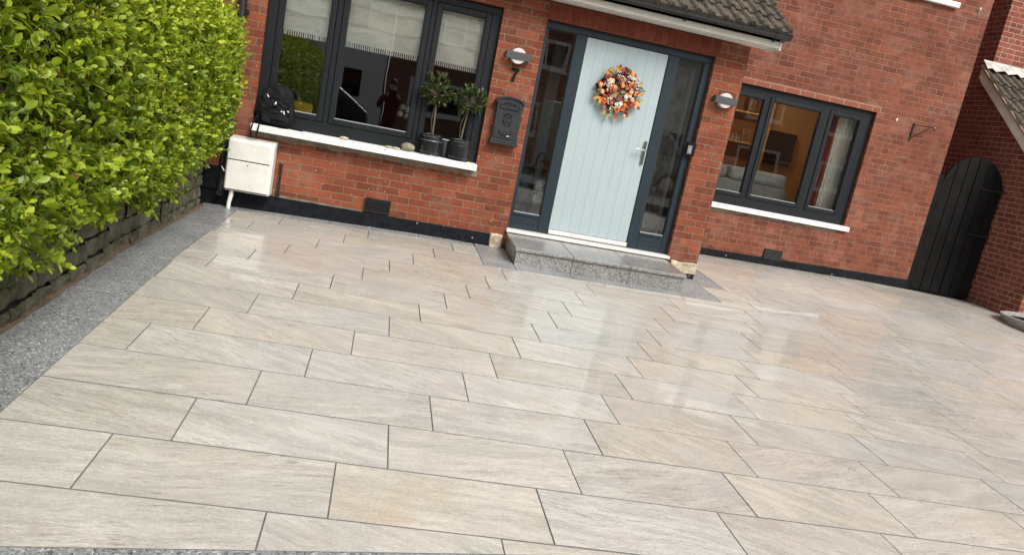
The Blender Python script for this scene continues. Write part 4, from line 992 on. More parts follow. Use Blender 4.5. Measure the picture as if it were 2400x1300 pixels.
def pebble(loc, sc, label, seed, col, cat='stone', name='pebble'):
    bm = bmesh.new(); bmesh.ops.create_icosphere(bm, subdivisions=4, radius=1)
    for v in bm.verts:
        n = noise.noise(v.co*1.3+Vector((seed, 0, 0)))*.10+noise.noise(v.co*3+Vector((seed, 0, 0)))*.03; v.co *= 1+n; v.co = Vector((v.co.x*sc[0], v.co.y*sc[1], v.co.z*sc[2]))
    me = bpy.data.meshes.new(name); bm.to_mesh(me); bm.free(); me.polygons.foreach_set('use_smooth', [True]*len(me.polygons)); me.materials.append(simple(f'stone_{seed}', col, .8, var=.25, vscale=25, bump=.4))
    o = bpy.data.objects.new(name, me); C.objects.link(o); o.location = loc; return tag(o, label, cat, 'stones on the window sill')
pebble((.232, 7.81, SZ+.043), (.072, .05, .044), 'large round olive grey stone on the sill beside the tree pots', 1, (.22, .20, .14))
pebble((.118, 7.79, SZ+.012), (.042, .03, .013), 'flat pale stone next to the big round stone', 2, (.42, .37, .27))
pebble((.048, 7.80, SZ+.011), (.045, .03, .012), 'thin flat stone left of the pale flat stone on the sill', 3, (.36, .32, .22))
pebble((-.402, 7.80, SZ+.016), (.044, .03, .017), 'lone flat beige stone in the middle of the white sill', 4, (.44, .38, .28))

# ---------------------------------------------------------------- wreath on the door
WX, WY, WZ = 2.312, 7.95, 1.995
t = thing('wreath', 'autumn wreath of orange flowers and berries hanging on the pale blue door', 'wreath', (WX, WY, WZ))
M['wr_wood'] = simple('dark_woven_twigs', (.025, .016, .012), .8, var=.5, vscale=30, bump=.8)
rr = random.Random(21)
rg = MB()
for k in range(16):
    ph = rr.uniform(0, 6.28); pts = []
    for i in range(41):
        a = i*2*math.pi/40; r_ = .155+.030*math.sin(a*3+ph)+.014*math.sin(a*7+ph*2); pts.append((WX+r_*math.cos(a), WY-.022+.016*math.cos(a*4+ph*3), WZ+r_*math.sin(a)))
    rg.tube(pts, .006, 5, False)
obj('ring', rg, M['wr_wood'], t, smooth=True)
MW = {'orange': simple('orange_petal', (.72, .20, .03), .6, var=.25, vscale=20), 'peach': simple('peach_petal', (.80, .33, .12), .6, var=.2, vscale=20), 'rust': simple('rust_leaf', (.30, .06, .02), .6, var=.3, vscale=20),
      'burgundy': simple('burgundy_leaf', (.12, .018, .020), .55, var=.3, vscale=20), 'cream': simple('cream_berry', (.80, .72, .58), .5, var=.1), 'green': simple('sage_leaf', (.30, .34, .14), .6, var=.3, vscale=20), 'white': simple('white_flower', (.82, .82, .74), .6, var=.08), 'grey': simple('grey_green_leaf', (.13, .16, .14), .6, var=.2), 'ochre': simple('ochre_leaf', (.58, .30, .05), .6, var=.2)}
def rose(name, p, r, mat):
    mb = MB(); N = Vector((rr.uniform(-.3, .3), -1, rr.uniform(-.3, .3))).normalized(); u = N.orthogonal().normalized(); v = N.cross(u)
    for ring_, (rad, npet, tilt) in enumerate(((1.0, 6, .35), (.72, 5, .7), (.42, 4, 1.0), (.2, 3, 1.2))):
        for k in range(npet):
            a = 2*math.pi*(k+.5*ring_)/npet+rr.uniform(-.1, .1); n = len(mb.v)
            for i in range(4):
                for j in range(5):
                    f_ = i/3; s_ = (j/4-.5)*2; rad_ = rad*r*f_; an = a+s_*(.62 if ring_ < 2 else .8)*(1-.15*f_)
                    h = r*(f_**1.6)*tilt*.55+r*.10*ring_-abs(s_)**2*r*.08*f_
                    mb.v.append(tuple(Vector(p)+(u*math.cos(an)+v*math.sin(an))*rad_*(1-.12*abs(s_)**3)+N*(h)))
            for i in range(3):
                for j in range(4): q = n+i*5+j; mb.f.append((q, q+5, q+6, q+1))
    o = obj(name, mb, mat, t, smooth=True, fixn=False); return o
def rleaf(p, d, L, w, mat, name='leaf'):
    d = Vector(d).normalized(); N = Vector((rr.uniform(-.5, .5), -1, rr.uniform(-.5, .5))).normalized(); x = d.cross(N).normalized(); N = x.cross(d); mb = MB()
    K = 7; prof = [math.sin(math.pi*min(1, (i/(K-1))*.98+.02))**.6 for i in range(K)]
    for i in range(K):
        c = Vector(p)+d*L*i/(K-1)+N*(-.12*L*math.sin(i/(K-1)*2.5)); ww = w*.5*prof[i]
        for s_ in (-1, 0, 1): mb.v.append(tuple(c+x*ww*s_+N*(.18*ww*abs(s_))))
    for i in range(K-1):
        for j in range(2): a = i*3+j; mb.f.append((a, a+3, a+4, a+1))
    return obj(name, mb, mat, t, smooth=True, fixn=False)
def wpos(a, r_, dy): return (WX+r_*math.cos(a), WY-dy, WZ+r_*math.sin(a))
for i in range(95):     # leaves all round
    a = rr.uniform(0, 6.28); rad = rr.choice([rr.uniform(.06, .12), rr.uniform(.15, .23)]); out = 1 if rad > .13 else -.8
    p = wpos(a, rad, rr.uniform(.03, .055)); d = (math.cos(a)*out+rr.uniform(-.7, .7), rr.uniform(-.5, .1), math.sin(a)*out+rr.uniform(-.7, .7))
    rleaf(p, d, rr.uniform(.045, .075), rr.uniform(.026, .042), MW[rr.choice(['rust', 'burgundy', 'rust', 'burgundy', 'green', 'grey', 'ochre'])])
dsc = MB()
for i in range(88):     # round eucalyptus-like discs in orange, rust and burgundy
    a = rr.uniform(0, 6.28); rad = rr.choice([rr.uniform(.07, .16), rr.uniform(.15, .245)]); p = Vector(wpos(a, rad, rr.uniform(.05, .08))); r_ = rr.uniform(.016, .025)
    mb = MB().sphere(tuple(p), r_, 12, 7, (1, .5, rr.uniform(.9, 1.3))); obj('round_leaf', mb, MW[rr.choice(['peach', 'burgundy', 'burgundy', 'rust', 'peach', 'orange', 'rust'])], t, smooth=True)
for (a, rad, r_, c) in ((3.75, .185, .040, 'orange'), (5.1, .155, .036, 'orange'), (4.75, .175, .032, 'orange'), (.75, .16, .034, 'peach'), (2.75, .12, .03, 'orange'), (1.75, .12, .032, 'orange'), (5.75, .15, .034, 'rust'), (.15, .20, .028, 'peach')):
    rose('flower', wpos(a, rad, .06), r_, MW[c])
for (a, rad, r_) in ((2.5, .165, .032), (5.0, .11, .024), (4.6, .12, .022), (5.95, .08, .024), (6.2, .11, .022), (1.0, .2, .022)):
    rose('pale_flower', wpos(a, rad, .07), r_, MW['white'])
for k in range(24):      # sprigs of cream berries
    a = rr.uniform(0, 6.28); rad = rr.uniform(.10, .20); c = Vector(wpos(a, rad, .075)); mb = MB()
    for q in range(7):
        mb.sphere(tuple(c+Vector((rr.uniform(-.028, .028), rr.uniform(-.012, .008), rr.uniform(-.028, .028)))), rr.uniform(.004, .0075), 8, 6)
    obj('berry_sprig', mb, MW['cream'], t, smooth=True)
for (a, L) in ((3.55, .20), (4.45, .22), (.15, .2), (-.15, .2), (3.3, .2)):
    for k in range(3): p = wpos(a+rr.uniform(-.08, .08), L+.02*k, .045); rleaf(p, (math.cos(a), -.1, math.sin(a)), .045, .03, MW['green' if a != 3.55 else 'ochre'], 'sprig')
rb = MB().prism([(WX+.015, WZ+.10), (WX+.085, WZ+.16), (WX+.02, WZ+.265), (WX-.065, WZ+.215)], WY-.035, WY-.028)
obj('ribbon', rb, simple('black_ribbon', (.012, .012, .012), .7), t)
obj('ribbon', MB().prism([(WX-.16, WZ+.06), (WX-.13, WZ+.12), (WX-.19, WZ+.13), (WX-.275, WZ+.035), (WX-.245, WZ-.01)], WY-.035, WY-.028), simple('black_ribbon_tail', (.012, .012, .012), .7), t)
localise(t)

# ---------------------------------------------------------------- things behind the windows
def blind_mat():
    t = NT('cream_blind_cloth'); co = t.coord()
    n = t.noise(t.mapping(co, (2.2, 1, 5)), 1.6, 5, .6, 1.2); n2 = t.noise(co, 500, 2)
    c = t.mix(t.ramp(n, [(.3, 0.0), (.7, 1.0)]), (.78, .76, .66), (.92, .90, .80)); t.bsdf(c, .9, t.bump(t.math('ADD', t.math('MULTIPLY', n, 1.0), t.math('MULTIPLY', n2, .02)), .7, .03), spec=.1); return t.m
def trim_mat():
    t = NT('striped_trim'); co = t.coord('UV'); sp = t.n('ShaderNodeSeparateXYZ'); t.l(co, sp.inputs[0])
    cell = t.math('FLOOR', t.math('MULTIPLY', sp.outputs[0], 92.0)); wn_ = t.n('ShaderNodeTexWhiteNoise'); wn_.noise_dimensions = '1D'; t.l(cell, wn_.inputs['W'])
    odd = t.math('GREATER_THAN', t.math('FRACT', t.math('MULTIPLY', cell, .5)), .25)
    c = t.mix(odd, (.82, .80, .75), t.ramp(wn_.outputs['Value'], [(0, (.02, .02, .02)), (.38, (.22, .03, .03)), (.60, (.25, .42, .40)), (.74, (.05, .03, .03)), (.92, (.7, .68, .62))], 'CONSTANT')); t.bsdf(c, .9); return t.m
M['blind'] = blind_mat(); M['trim'] = trim_mat(); M['blind_dark'] = M['blind']
def blind(x0, x1, zb, zt, label, seed):
    t = thing('roman_blind', label, 'blind', ((x0+x1)/2, 8.06, zt), 'roman blinds in the bay window')
    mb = MB(); nx, nz = 34, 60; folds = [zb+.19, zb+.37, zb+.55, zb+.72]
    for j in range(nz+1):
        z = zb+(zt-zb)*j/nz
        for i in range(nx+1):
            u = i/nx; x = x0+(x1-x0)*u; y = 8.045
            for k, f_ in enumerate(folds):
                sag = f_-.012*math.sin(math.pi*u)+.006*math.sin(u*9+k+seed)
                d = z-sag; y -= .020*math.exp(-(d/.012)**2) if d < 0 else .020*math.exp(-(d/.045)**2)
            y += .007*noise.noise(Vector((x*6+seed, z*4, 0)))+.020*noise.noise(Vector((x*3+z*6+seed, z*2-x*4, 3)))+.012*abs(noise.noise(Vector((x*5-z*7+seed, z*3+x*4, 7))))
            mb.v.append((x, y, z))
    for j in range(nz):
        for i in range(nx): a = j*(nx+1)+i; mb.f.append((a, a+1, a+nx+2, a+nx+1))
    obj('cloth', mb, M['blind'], t, smooth=True, fixn=False)
    ft = MB(); 
    for i in range(nx+1):
        x = x0+(x1-x0)*i/nx; y = 8.04+.004*noise.noise(Vector((x*9+seed, 0, 0)))
        ft.v += [(x, y-.004, zb-.044), (x, y-.006, zb+.002), (x, y+.002, zb-.044)]
    for i in range(nx): a = i*3; ft.f += [(a, a+3, a+4, a+1)]
    obj('striped_trim', ft, M['trim'], t, fixn=False)
    return localise(t)
blind(-1.21, -.66, 1.936, 2.60, 'cream roman blind with striped hem behind the bay window pane nearest the hedge', 1)
blind(-.60, .265, 1.936, 2.60, 'wide cream roman blind with striped hem behind the middle bay window pane', 5)
blind(.30, .87, 1.936, 2.60, 'cream roman blind with striped hem behind the pane with the potted trees', 9)

def chair():
    t = thing('yellow_chair', 'yellow plastic chair back seen through the bay window', 'chair', (-1.05, 9.5, .34))
    ym = simple('yellow_plastic', (.90, .55, .02), .35)
    bk = []
    for i in range(13): a = math.pi*i/12; bk.append((-1.05+.15*math.cos(a), 1.20+.03*math.sin(a)))
    bk = [(-.92, 1.02), (-.895, 1.19)]+bk[1:-1]+[(-1.205, 1.19), (-1.18, 1.02)]
    obj('backrest', MB().prism(bk, 9.49, 9.505), ym, t, bevel=.004)
    obj('seat', MB().box(-1.24, -.86, 9.5, 9.90, .78, .80), ym, t, bevel=.01)
    for x in (-1.22, -.88):
        for y in (9.51, 9.88): obj('leg', MB().tube([(x, y, .345), (x*.99-.01, y, .78)], .012, 8), M['chrome'], t)
    for x in (-1.17, -.93): obj('back_post', MB().tube([(x, 9.51, .79), (x, 9.505, 1.04)], .010, 8), ym, t)
    return localise(t)
ch = chair()
ch.location = (-1.05*.92, 8.74, .34); ch.scale = (.92, .92, 1.03)
tb = thing('dining_table', 'dark table inside the room behind the bay window', 'table', (-.1, 8.9, .34))
obj('tabletop', MB().box(-.7, .75, 8.65, 9.35, 1.04, 1.08), M['floor_wood'], tb, bevel=.005)
for x in (-.65, .70):
    for y in (8.70, 9.30): obj('leg', MB().box(x-.03, x+.03, y-.03, y+.03, .345, 1.04), M['floor_wood'], tb)
localise(tb)
t = thing('globe_ornament', 'cluster of four pale glass globes seen low in the middle bay window pane', 'ornament', (.166, 8.95, 1.08))
for x, z in ((.135, 1.398), (.213, 1.386), (.119, 1.320), (.197, 1.309)):
    obj('globe', MB().sphere((x, 8.95, z), .036, 20, 14), simple('pale_globe', (.62, .60, .55), .3), t, smooth=True)
obj('stand', MB().tube([(.166, 8.97, 1.081), (.166, 8.97, 1.39)], .006, 8).lathe([(.06, 1.081), (.06, 1.09), (.01, 1.10)], (.166, 8.97, 0), 20), M['black_iron'], t, smooth='auto')
localise(t)

# far room: shelves, television, sofa, curtains
M['oak'] = simple('oak_shelf', (.75, .48, .20), .5, var=.15)
t = thing('wall_shelves', 'oak shelves in the alcove seen through the far window', 'shelves', (5.6, 11.85, 1.2))
for z in (1.40, 1.86, 2.34): obj('shelf', MB().box(5.10, 5.98, 11.72, 11.995, z-.025, z), M['oak'], t, bevel=.003)
obj('back_panel', MB().box(5.10, 6.0, 11.985, 11.998, .345, 2.70), simple('brown_alcove', (.32, .14, .05), .8), t); obj('side_panel', MB().box(6.0, 6.03, 11.70, 11.998, .345, 2.70), M['plaster_orange'], t)
localise(t)
fr_g = 'picture frames on the shelves'
for x, z, wd_, hg, an, c, lb in ((5.72, 2.341, .20, .24, .2, (.10, .06, .04), 'dark photo frame on the top oak shelf'), (5.74, 1.861, .17, .22, .25, (.45, .25, .12), 'brown photo frame standing on the middle oak shelf'), (5.55, 1.401, .24, .19, -.05, (.40, .22, .10), 'wide photo frame on the bottom oak shelf behind the sofa')):
    t = thing('picture_frame', lb, 'picture frame', (x, 11.85, z), fr_g)
    fm = MB(); e = .022
    for a, b, c_, d in ((-wd_/2, wd_/2, 0, e), (-wd_/2, wd_/2, hg-e, hg), (-wd_/2, -wd_/2+e, e, hg-e), (wd_/2-e, wd_/2, e, hg-e)): fm.box(a, b, -.008, .008, c_, d)
    ff = obj('frame', fm, simple('frame_wood', c, .5), t); pp = obj('picture', MB().box(-wd_/2+e, wd_/2-e, -.002, .004, e, hg-e), simple('old_photo', (.28, .17, .12), .4, var=.6, vscale=14), t)
    t.rotation_euler = (R(-8), 0, an)
bg_ = 'ornaments on the middle shelf'
for i in range(7):
    x = 5.42+i*.035; mb = MB().lathe([(.012, 0), (.014, .05), (.007, .08), (.009, .11)], (0, 0, 0), 12); o = obj('glass_bottle', mb, simple('pale_glass', (.55, .52, .48), .2), None, smooth='auto'); o.location = (x, 11.86+.02*(i % 2), 1.861)
    tag(o, 'tiny pale bottle in the row on the middle oak shelf', 'bottle', bg_)
t = thing('television', 'dark flat television on the orange wall of the far room', 'television', (6.35, 11.9, 1.9))
M['screen'] = simple('black_screen', (.010, .010, .012), .15)
obj('bezel', MB().box(6.09, 6.62, 11.84, 11.90, 1.68, 2.14), M['gasket'], t, bevel=.005); obj('screen', MB().box(6.105, 6.605, 11.835, 11.842, 1.70, 2.125), M['screen'], t); obj('bracket', MB().box(6.2, 6.5, 11.90, 11.998, 1.8, 2.0), M['gasket'], t)
localise(t)
tag(obj('soundbar', MB().box(6.05, 6.62, 11.86, 11.95, 1.60, 1.65), M['gasket'], None, bevel=.006), 'slim black soundbar below the television', 'soundbar')
M['sofa'] = fabric('grey_sofa_cloth', (.48, .49, .46))
t = thing('sofa', 'light grey sofa with its back to the far window', 'sofa', (5.1, 10.6, .34))
obj('back', MB().box(4.0, 5.93, 10.52, 10.78, .45, 1.28), M['sofa'], t, bevel=.05, seg=4)
for a, b in ((4.02, 4.94), (4.98, 5.90)): obj('cushion', MB().box(a, b, 10.50, 10.90, 1.26, 1.465), M['sofa'], t, bevel=.065, seg=5)
obj('arm', MB().box(5.80, 6.05, 10.60, 11.45, .45, 1.22), M['sofa'], t, bevel=.06, seg=4); obj('seat', MB().box(4.0, 5.82, 10.80, 11.40, .45, .85), M['sofa'], t, bevel=.05, seg=4)
for x in (4.1, 5.95):
    for y in (10.6, 11.3): obj('leg', MB().box(x-.03, x+.03, y-.03, y+.03, .341, .45), M['oak'], t)
localise(t)
def curtain(x0, x1, y, z0, z1, mat, n, amp, label, name='curtain', tap=0, lining=None):
    mb = MB(); K = n*8
    for k in range(K+1):
        u = k/K; x = x0+(x1-x0)*u
        for j in range(9):
            v = j/8; mb.v.append((x+.012*math.sin(v*3+u*4), y+amp*math.sin(u*n*2*math.pi+.4*math.sin(v*4))*(.7+.3*v), z0+(z1-z0)*v))
    for k in range(K):
        for j in range(8): a = k*9+j; mb.f.append((a, a+9, a+10, a+1))
    o = obj(name, mb, mat, None, smooth=True, fixn=False); tag(o, label, 'curtain', 'curtains of the far window')
    return o
M['linen'] = simple('pale_curtain', (.85, .84, .75), .9, var=.1, vscale=12); M['wine'] = simple('wine_red_lining', (.20, .012, .02), .85)
curtain(6.075, 6.40, 9.90, .36, 2.62, M['linen'], 6, .022, 'pale pleated curtain at the right end of the far window')
curtain(5.985, 6.072, 9.925, .36, 2.62, M['wine'], 2, .012, 'wine red curtain edge beside the pale curtain in the far window')
curtain(4.22, 4.445, 9.86, .36, 2.62, M['linen'], 4, .018, 'pale curtain at the far window edge next to the brick pier')

t = thing('ceiling_lamp', 'lit warm lamp on the ceiling of the room behind the far window', 'lamp', (5.5, 10.9, 2.70))
le = NT('lit_bulb'); em_ = le.n('ShaderNodeEmission'); le.put(em_, 0, (1.0, .74, .46, 1)); le.put(em_, 1, 60.0); le.l(em_.outputs[0], le.out.inputs['Surface'])
obj('bulb', MB().sphere((5.5, 10.9, 2.655), .055, 16, 10, (1, 1, .7)), le.m, t, smooth=True); obj('base_plate', MB().lathe([(.09, 2.69), (.10, 2.70), (.10, 2.717)], (5.5, 10.9, 0), 24), M['white_plastic'], t, smooth='auto')
localise(t)
# hall behind the sidelights
t = thing('hall_planter', 'dark planter with green leaves behind the left sidelight', 'planter', (1.56, 8.3, .34))
obj('pot', MB().lathe([(.085, .345), (.115, .60), (.125, .93), (.13, .96), (.115, .96)], (1.56, 8.33, 0), 28), simple('slate_planter', (.05, .06, .065), .6, var=.3), t, smooth='auto')
k_ = 90; r_ = np.random.default_rng(5); a_ = r_.uniform(0, 6.28, k_); P = np.stack([1.56+.07*np.cos(a_), 8.33+.06*np.sin(a_), r_.uniform(.95, 1.05, k_)], 1); D = np.stack([np.cos(a_), np.sin(a_), r_.uniform(.1, 1, k_)], 1)
leaves_mesh('leaves', P, D, np.tile([0, 0, 1.0], (k_, 1))+r_.normal(0, .3, (k_, 3)), r_.uniform(.04, .07, k_), M['bay_leaf'], t, np.stack([r_.random(k_)*.6, r_.random(k_), a_*0], 1)); localise(t)
ck = [(1.655, 8.26, .35), (1.655, 8.26, 1.08), (1.66, 8.26, 1.16), (1.69, 8.26, 1.215), (1.725, 8.26, 1.215), (1.745, 8.26, 1.18), (1.735, 8.26, 1.14), (1.70, 8.26, 1.125)]
tag(obj('walking_stick', MB().tube(ck, .010, 10), M['black_plastic'], None, smooth='auto'), 'black crook handled stick standing behind the left sidelight', 'stick')
t = thing('cycle_helmet', 'white cycle helmet with black vents behind the left sidelight', 'helmet', (1.745, 8.22, .84))
obj('shell', MB().sphere((1.745, 8.22, .84), .095, 20, 14, (.8, 1.1, 1.0)), simple('white_helmet', (.72, .72, .70), .3), t, smooth=True)
for k in range(6):
    a = -.9+k*.36; obj('air_vent', MB().sphere((1.725+.02*k-.03, 8.13+.006*abs(k-3), .80+.028*k-.02), .02, 10, 6, (1.5, .6, .42)), M['gasket'], t, smooth=True)
obj('strap', MB().tube([(1.70, 8.15, .78), (1.68, 8.14, .72), (1.69, 8.14, .70)], .008, 6), M['white_plastic'], t)
localise(t)
t = thing('shoe_cabinet', 'pale patterned cabinet at the foot of the left sidelight', 'cabinet', (1.75, 8.3, .34))
ck_m = NT('patterned_panel'); co = ck_m.coord('UV'); ck_ = ck_m.n('ShaderNodeTexChecker'); ck_m.l(co, ck_.inputs[0]); ck_m.put(ck_, 'Scale', 70.0); ck_m.put(ck_, 'Color1', (.45, .44, .40, 1)); ck_m.put(ck_, 'Color2', (.12, .12, .11, 1)); ck_m.bsdf(ck_.outputs[0], .7)
obj('panel', MB().box(1.70, 1.84, 8.20, 8.34, .345, .68), ck_m.m, t); obj('top', MB().box(1.69, 1.85, 8.19, 8.35, .68, .75), M['grey_panel'], t)
localise(t)
tag(obj('hall_mat', MB().box(2.9, 3.22, 8.15, 8.6, .342, .36), simple('teal_mat', (.04, .09, .10), .9), None), 'dark teal mat inside behind the right sidelight', 'mat')

# ---------------------------------------------------------------- side gate
GY = 9.70
M['gate'] = simple('black_stained_boards', (.0085, .0083, .008), .75, spec=.15, var=.4, vscale=5, bump=.5, bscale=40, bdist=.003)
t = thing('side_gate', 'tall black boarded gate with a rounded top between the houses', 'gate', (8.27, GY, .2))
gx0, gx1 = 7.775, 8.775; nb = 6; bw = (gx1-gx0)/nb; zc = 1.76; Rg = .50; cxg = (gx0+gx1)/2
def gtop(x): return zc+math.sqrt(max(0, Rg*Rg-(x-cxg)**2))*.98
for i in range(nb):
    a, b = gx0+i*bw+.007, gx0+(i+1)*bw-.007; pts = [(a, g(a, GY)+.02), (b, g(b, GY)+.02)]+[(b+(a-b)*k/8, gtop(b+(a-b)*k/8)) for k in range(9)]
    obj('board', MB().prism(pts, GY+rnd.uniform(-.003, .003), GY+.025), M['gate'], t, bevel=.004)
pg_ = [(gx0, .25), (gx1, .25)]+[(gx1+(gx0-gx1)*k/20, gtop(gx1+(gx0-gx1)*k/20)-.01) for k in range(21)]
obj('backing', MB().prism(pg_, GY+.027, GY+.05), M['gasket'], t)
for z in (1.83, 1.17): 
    o = obj('hinge', MB().prism([(8.42, z-.012), (8.76, z-.02), (8.76, z+.02), (8.42, z+.012)], GY-.016, GY-.004), M['gasket'], t, bevel=.003)
    obj('pin', MB().tube([(8.755, GY-.018, z-.045), (8.755, GY-.018, z+.045)], .012, 8), M['gasket'], o, smooth='auto')
obj('post', MB().box(7.634, 7.765, GY-.02, GY+.07, .18, 1.93), M['gate'], t, bevel=.004)
localise(t)

# ---------------------------------------------------------------- neighbour's house
NX = 8.8
nb_ = thing('neighbour_house', 'neighbouring red brick house with a lean-to porch at the right edge', 'house', (10, 11, 0))
obj('side_wall', MB().prism([(8.80, -.2), (10.70, -.2), (10.70, 3.64), (8.80, 2.12)], NX, NX+.22, 'x'), M['brick_nb'], nb_)
obj('porch_front', MB().box(NX+.222, 13, 8.80, 9.0, -.2, 2.12), M['brick_nb'], nb_)
obj('main_side_wall', MB().box(NX, NX+.22, 10.702, 19, -.2, 6.4), M['brick_nb'], nb_)
obj('main_front_wall', MB().box(NX+.222, 15, 10.702, 10.9, -.2, 6.4), M['brick_nb'], nb_)
nr = rolled_roof('porch_roof', -4.35+8.8+4.17, 13, 8.42, 1.80, .80, 9, .31, nb_, M['tiles'], 8, .15)
M['barge'] = simple('cream_bargeboard', (.80, .77, .68), .6, var=.15, vscale=5)
obj('bargeboard', MB().prism([(8.50, 1.69), (10.72, 3.47), (10.72, 3.67), (8.50, 1.89)], 8.66, 8.685, 'x'), M['barge'], nb_)
obj('porch_soffit', MB().prism([(8.50, 1.66), (10.70, 3.42), (10.70, 3.44), (8.50, 1.68)], 8.685, 8.80, 'x'), M['barge'], nb_)
lead = simple('pale_lead_flashing', (.48, .46, .43), .6, var=.35, vscale=9)
band_ = MB()
for i in range(60):
    x = 8.63+i*.075; band_.v += [(x, 10.695, 3.74), (x, 10.66, 3.70), (x, 10.56, 3.60+.022*math.sin(i*2.1))]
for i in range(59): a = i*3; band_.f += [(a, a+3, a+4, a+1), (a+1, a+4, a+5, a+2)]
obj('flashing', band_, lead, nb_, fixn=False)
obj('verge_mortar', MB().prism([(8.47, 1.83), (10.70, 3.62), (10.70, 3.66), (8.47, 1.87)], 8.62, 8.66, 'x'), M['pale_mortar'], nb_)
obj('main_roof', MB().prism([(10.4, 6.35), (14.5, 9.4), (19, 6.35), (19, 6.45), (14.5, 9.55), (10.4, 6.45)], 8.6, 15.2, 'x'), M['tiles'], nb_)
localise(nb_)

# planter at the right edge
t = thing('stone_planter', 'low curved concrete planter at the right edge by the neighbour wall', 'planter', (8.75, 8.25, .15))
pm = simple('speckled_concrete', (.30, .29, .27), .85, var=.3, vscale=40, bump=.8, bscale=70, bdist=.006)
pb = .155
prf = [(.50, 0), (.55, .01), (.60, .115), (.605, .13), (.57, .135), (.545, .10), (.50, .06), (.02, .06)]
pl = MB().lathe(prf, (0, 0, 0), 48); pl.xform(Matrix.Translation((8.80, 8.22, pb)) @ Matrix.Scale(1.0, 4, Vector((1, 0, 0))))
obj('bowl', pl, pm, t, smooth='auto')
obj('soil', MB().lathe([(.53, pb+.085), (.3, pb+.10)], (8.80, 8.22, 0), 30), M['soil'], t)
obj('urn', MB().lathe([(.10, .07), (.08, .12), (.10, .16), (.20, .24), (.24, .30), (.22, .33), (.19, .31)], (8.86, 8.25, pb), 30), simple('black_urn', (.02, .02, .02), .4), t, smooth='auto')
obj('urn_rim', MB().lathe([(.235, .295), (.25, .305), (.235, .325)], (8.86, 8.25, pb), 30), pm, t, smooth='auto')
localise(t)

# ---------------------------------------------------------------- the street behind the camera (seen in the reflections)
def far_house(x0, name_label, wallm, seed):
    t = thing('terraced_house', name_label, 'house', (x0+4, -17, 0)); z = 0
    hs_ = [(x0+.9, x0+3.2, .9, 2.3), (x0+.9, x0+2.9, 3.7, 4.9), (x0+5.4, x0+7.2, .9, 2.3), (x0+5.3, x0+7.2, 3.7, 4.9), (x0+3.9, x0+4.8, .05, 2.15)]
    mb = MB(); wall_boxes(mb, x0, x0+8, -.2, 5.5, -16.25, -16.0, hs_); obj('wall', mb, wallm, t, fixn=False)
    for (a, b, c, d) in hs_[:4]:
        fm = MB(); e = .13; y0_, y1_ = -16.06, -15.98
        fm.box(a, b, y0_, y1_, c, c+e); fm.box(a, b, y0_, y1_, d-e, d); fm.box(a, a+e, y0_, y1_, c+e, d-e); fm.box(b-e, b, y0_, y1_, c+e, d-e); fm.box((a+b)/2-.04, (a+b)/2+.04, y0_, y1_, c+e, d-e)
        f = obj('window', fm, M['white_plastic'], t); obj('pane', MB().box(a+e, b-e, -16.05, -16.04, c+e, d-e), M['glass_dark'], f); obj('sill', MB().box(a-.1, b+.1, -16.0, -15.9, c-.08, c), M['white_sill'], f)
    obj('door', MB().box(x0+3.9, x0+4.8, -16.1, -16.04, .05, 2.15), M['anthracite'], t)
    obj('roof', MB().prism([(-15.6, 5.4), (-19, 8.2), (-22.4, 5.4), (-22.4, 5.5), (-19, 8.35), (-15.6, 5.55)], x0-.02, x0+8.02, 'x'), M['tiles'], t)
    obj('side_wall', MB().box(x0, x0+.2, -22, -16.26, -.2, 5.4), wallm, t); obj('side_wall', MB().box(x0+7.8, x0+8, -22, -16.26, -.2, 5.4), wallm, t)
    obj('inner_wall', MB().box(x0+.2, x0+7.8, -16.9, -16.8, -.2, 5.4), M['render'], t)
    localise(t)
M['render'] = simple('pale_render', (.70, .72, .68), .9, var=.1)
far_house(-16.5, 'red brick house opposite, furthest left behind the photographer', M['brick_far'], 1)
far_house(-8.4, 'pale rendered house opposite the driveway', M['render'], 2)
far_house(-.3, 'red brick house directly opposite the front door', M['brick_far'], 3)
far_house(7.8, 'pale rendered house opposite, second from the right', M['render'], 4)
far_house(15.9, 'red brick house opposite with a pale one on its left', M['brick_far'], 5)
far_house(24.0, 'pale rendered house opposite, furthest right', M['render'], 6)

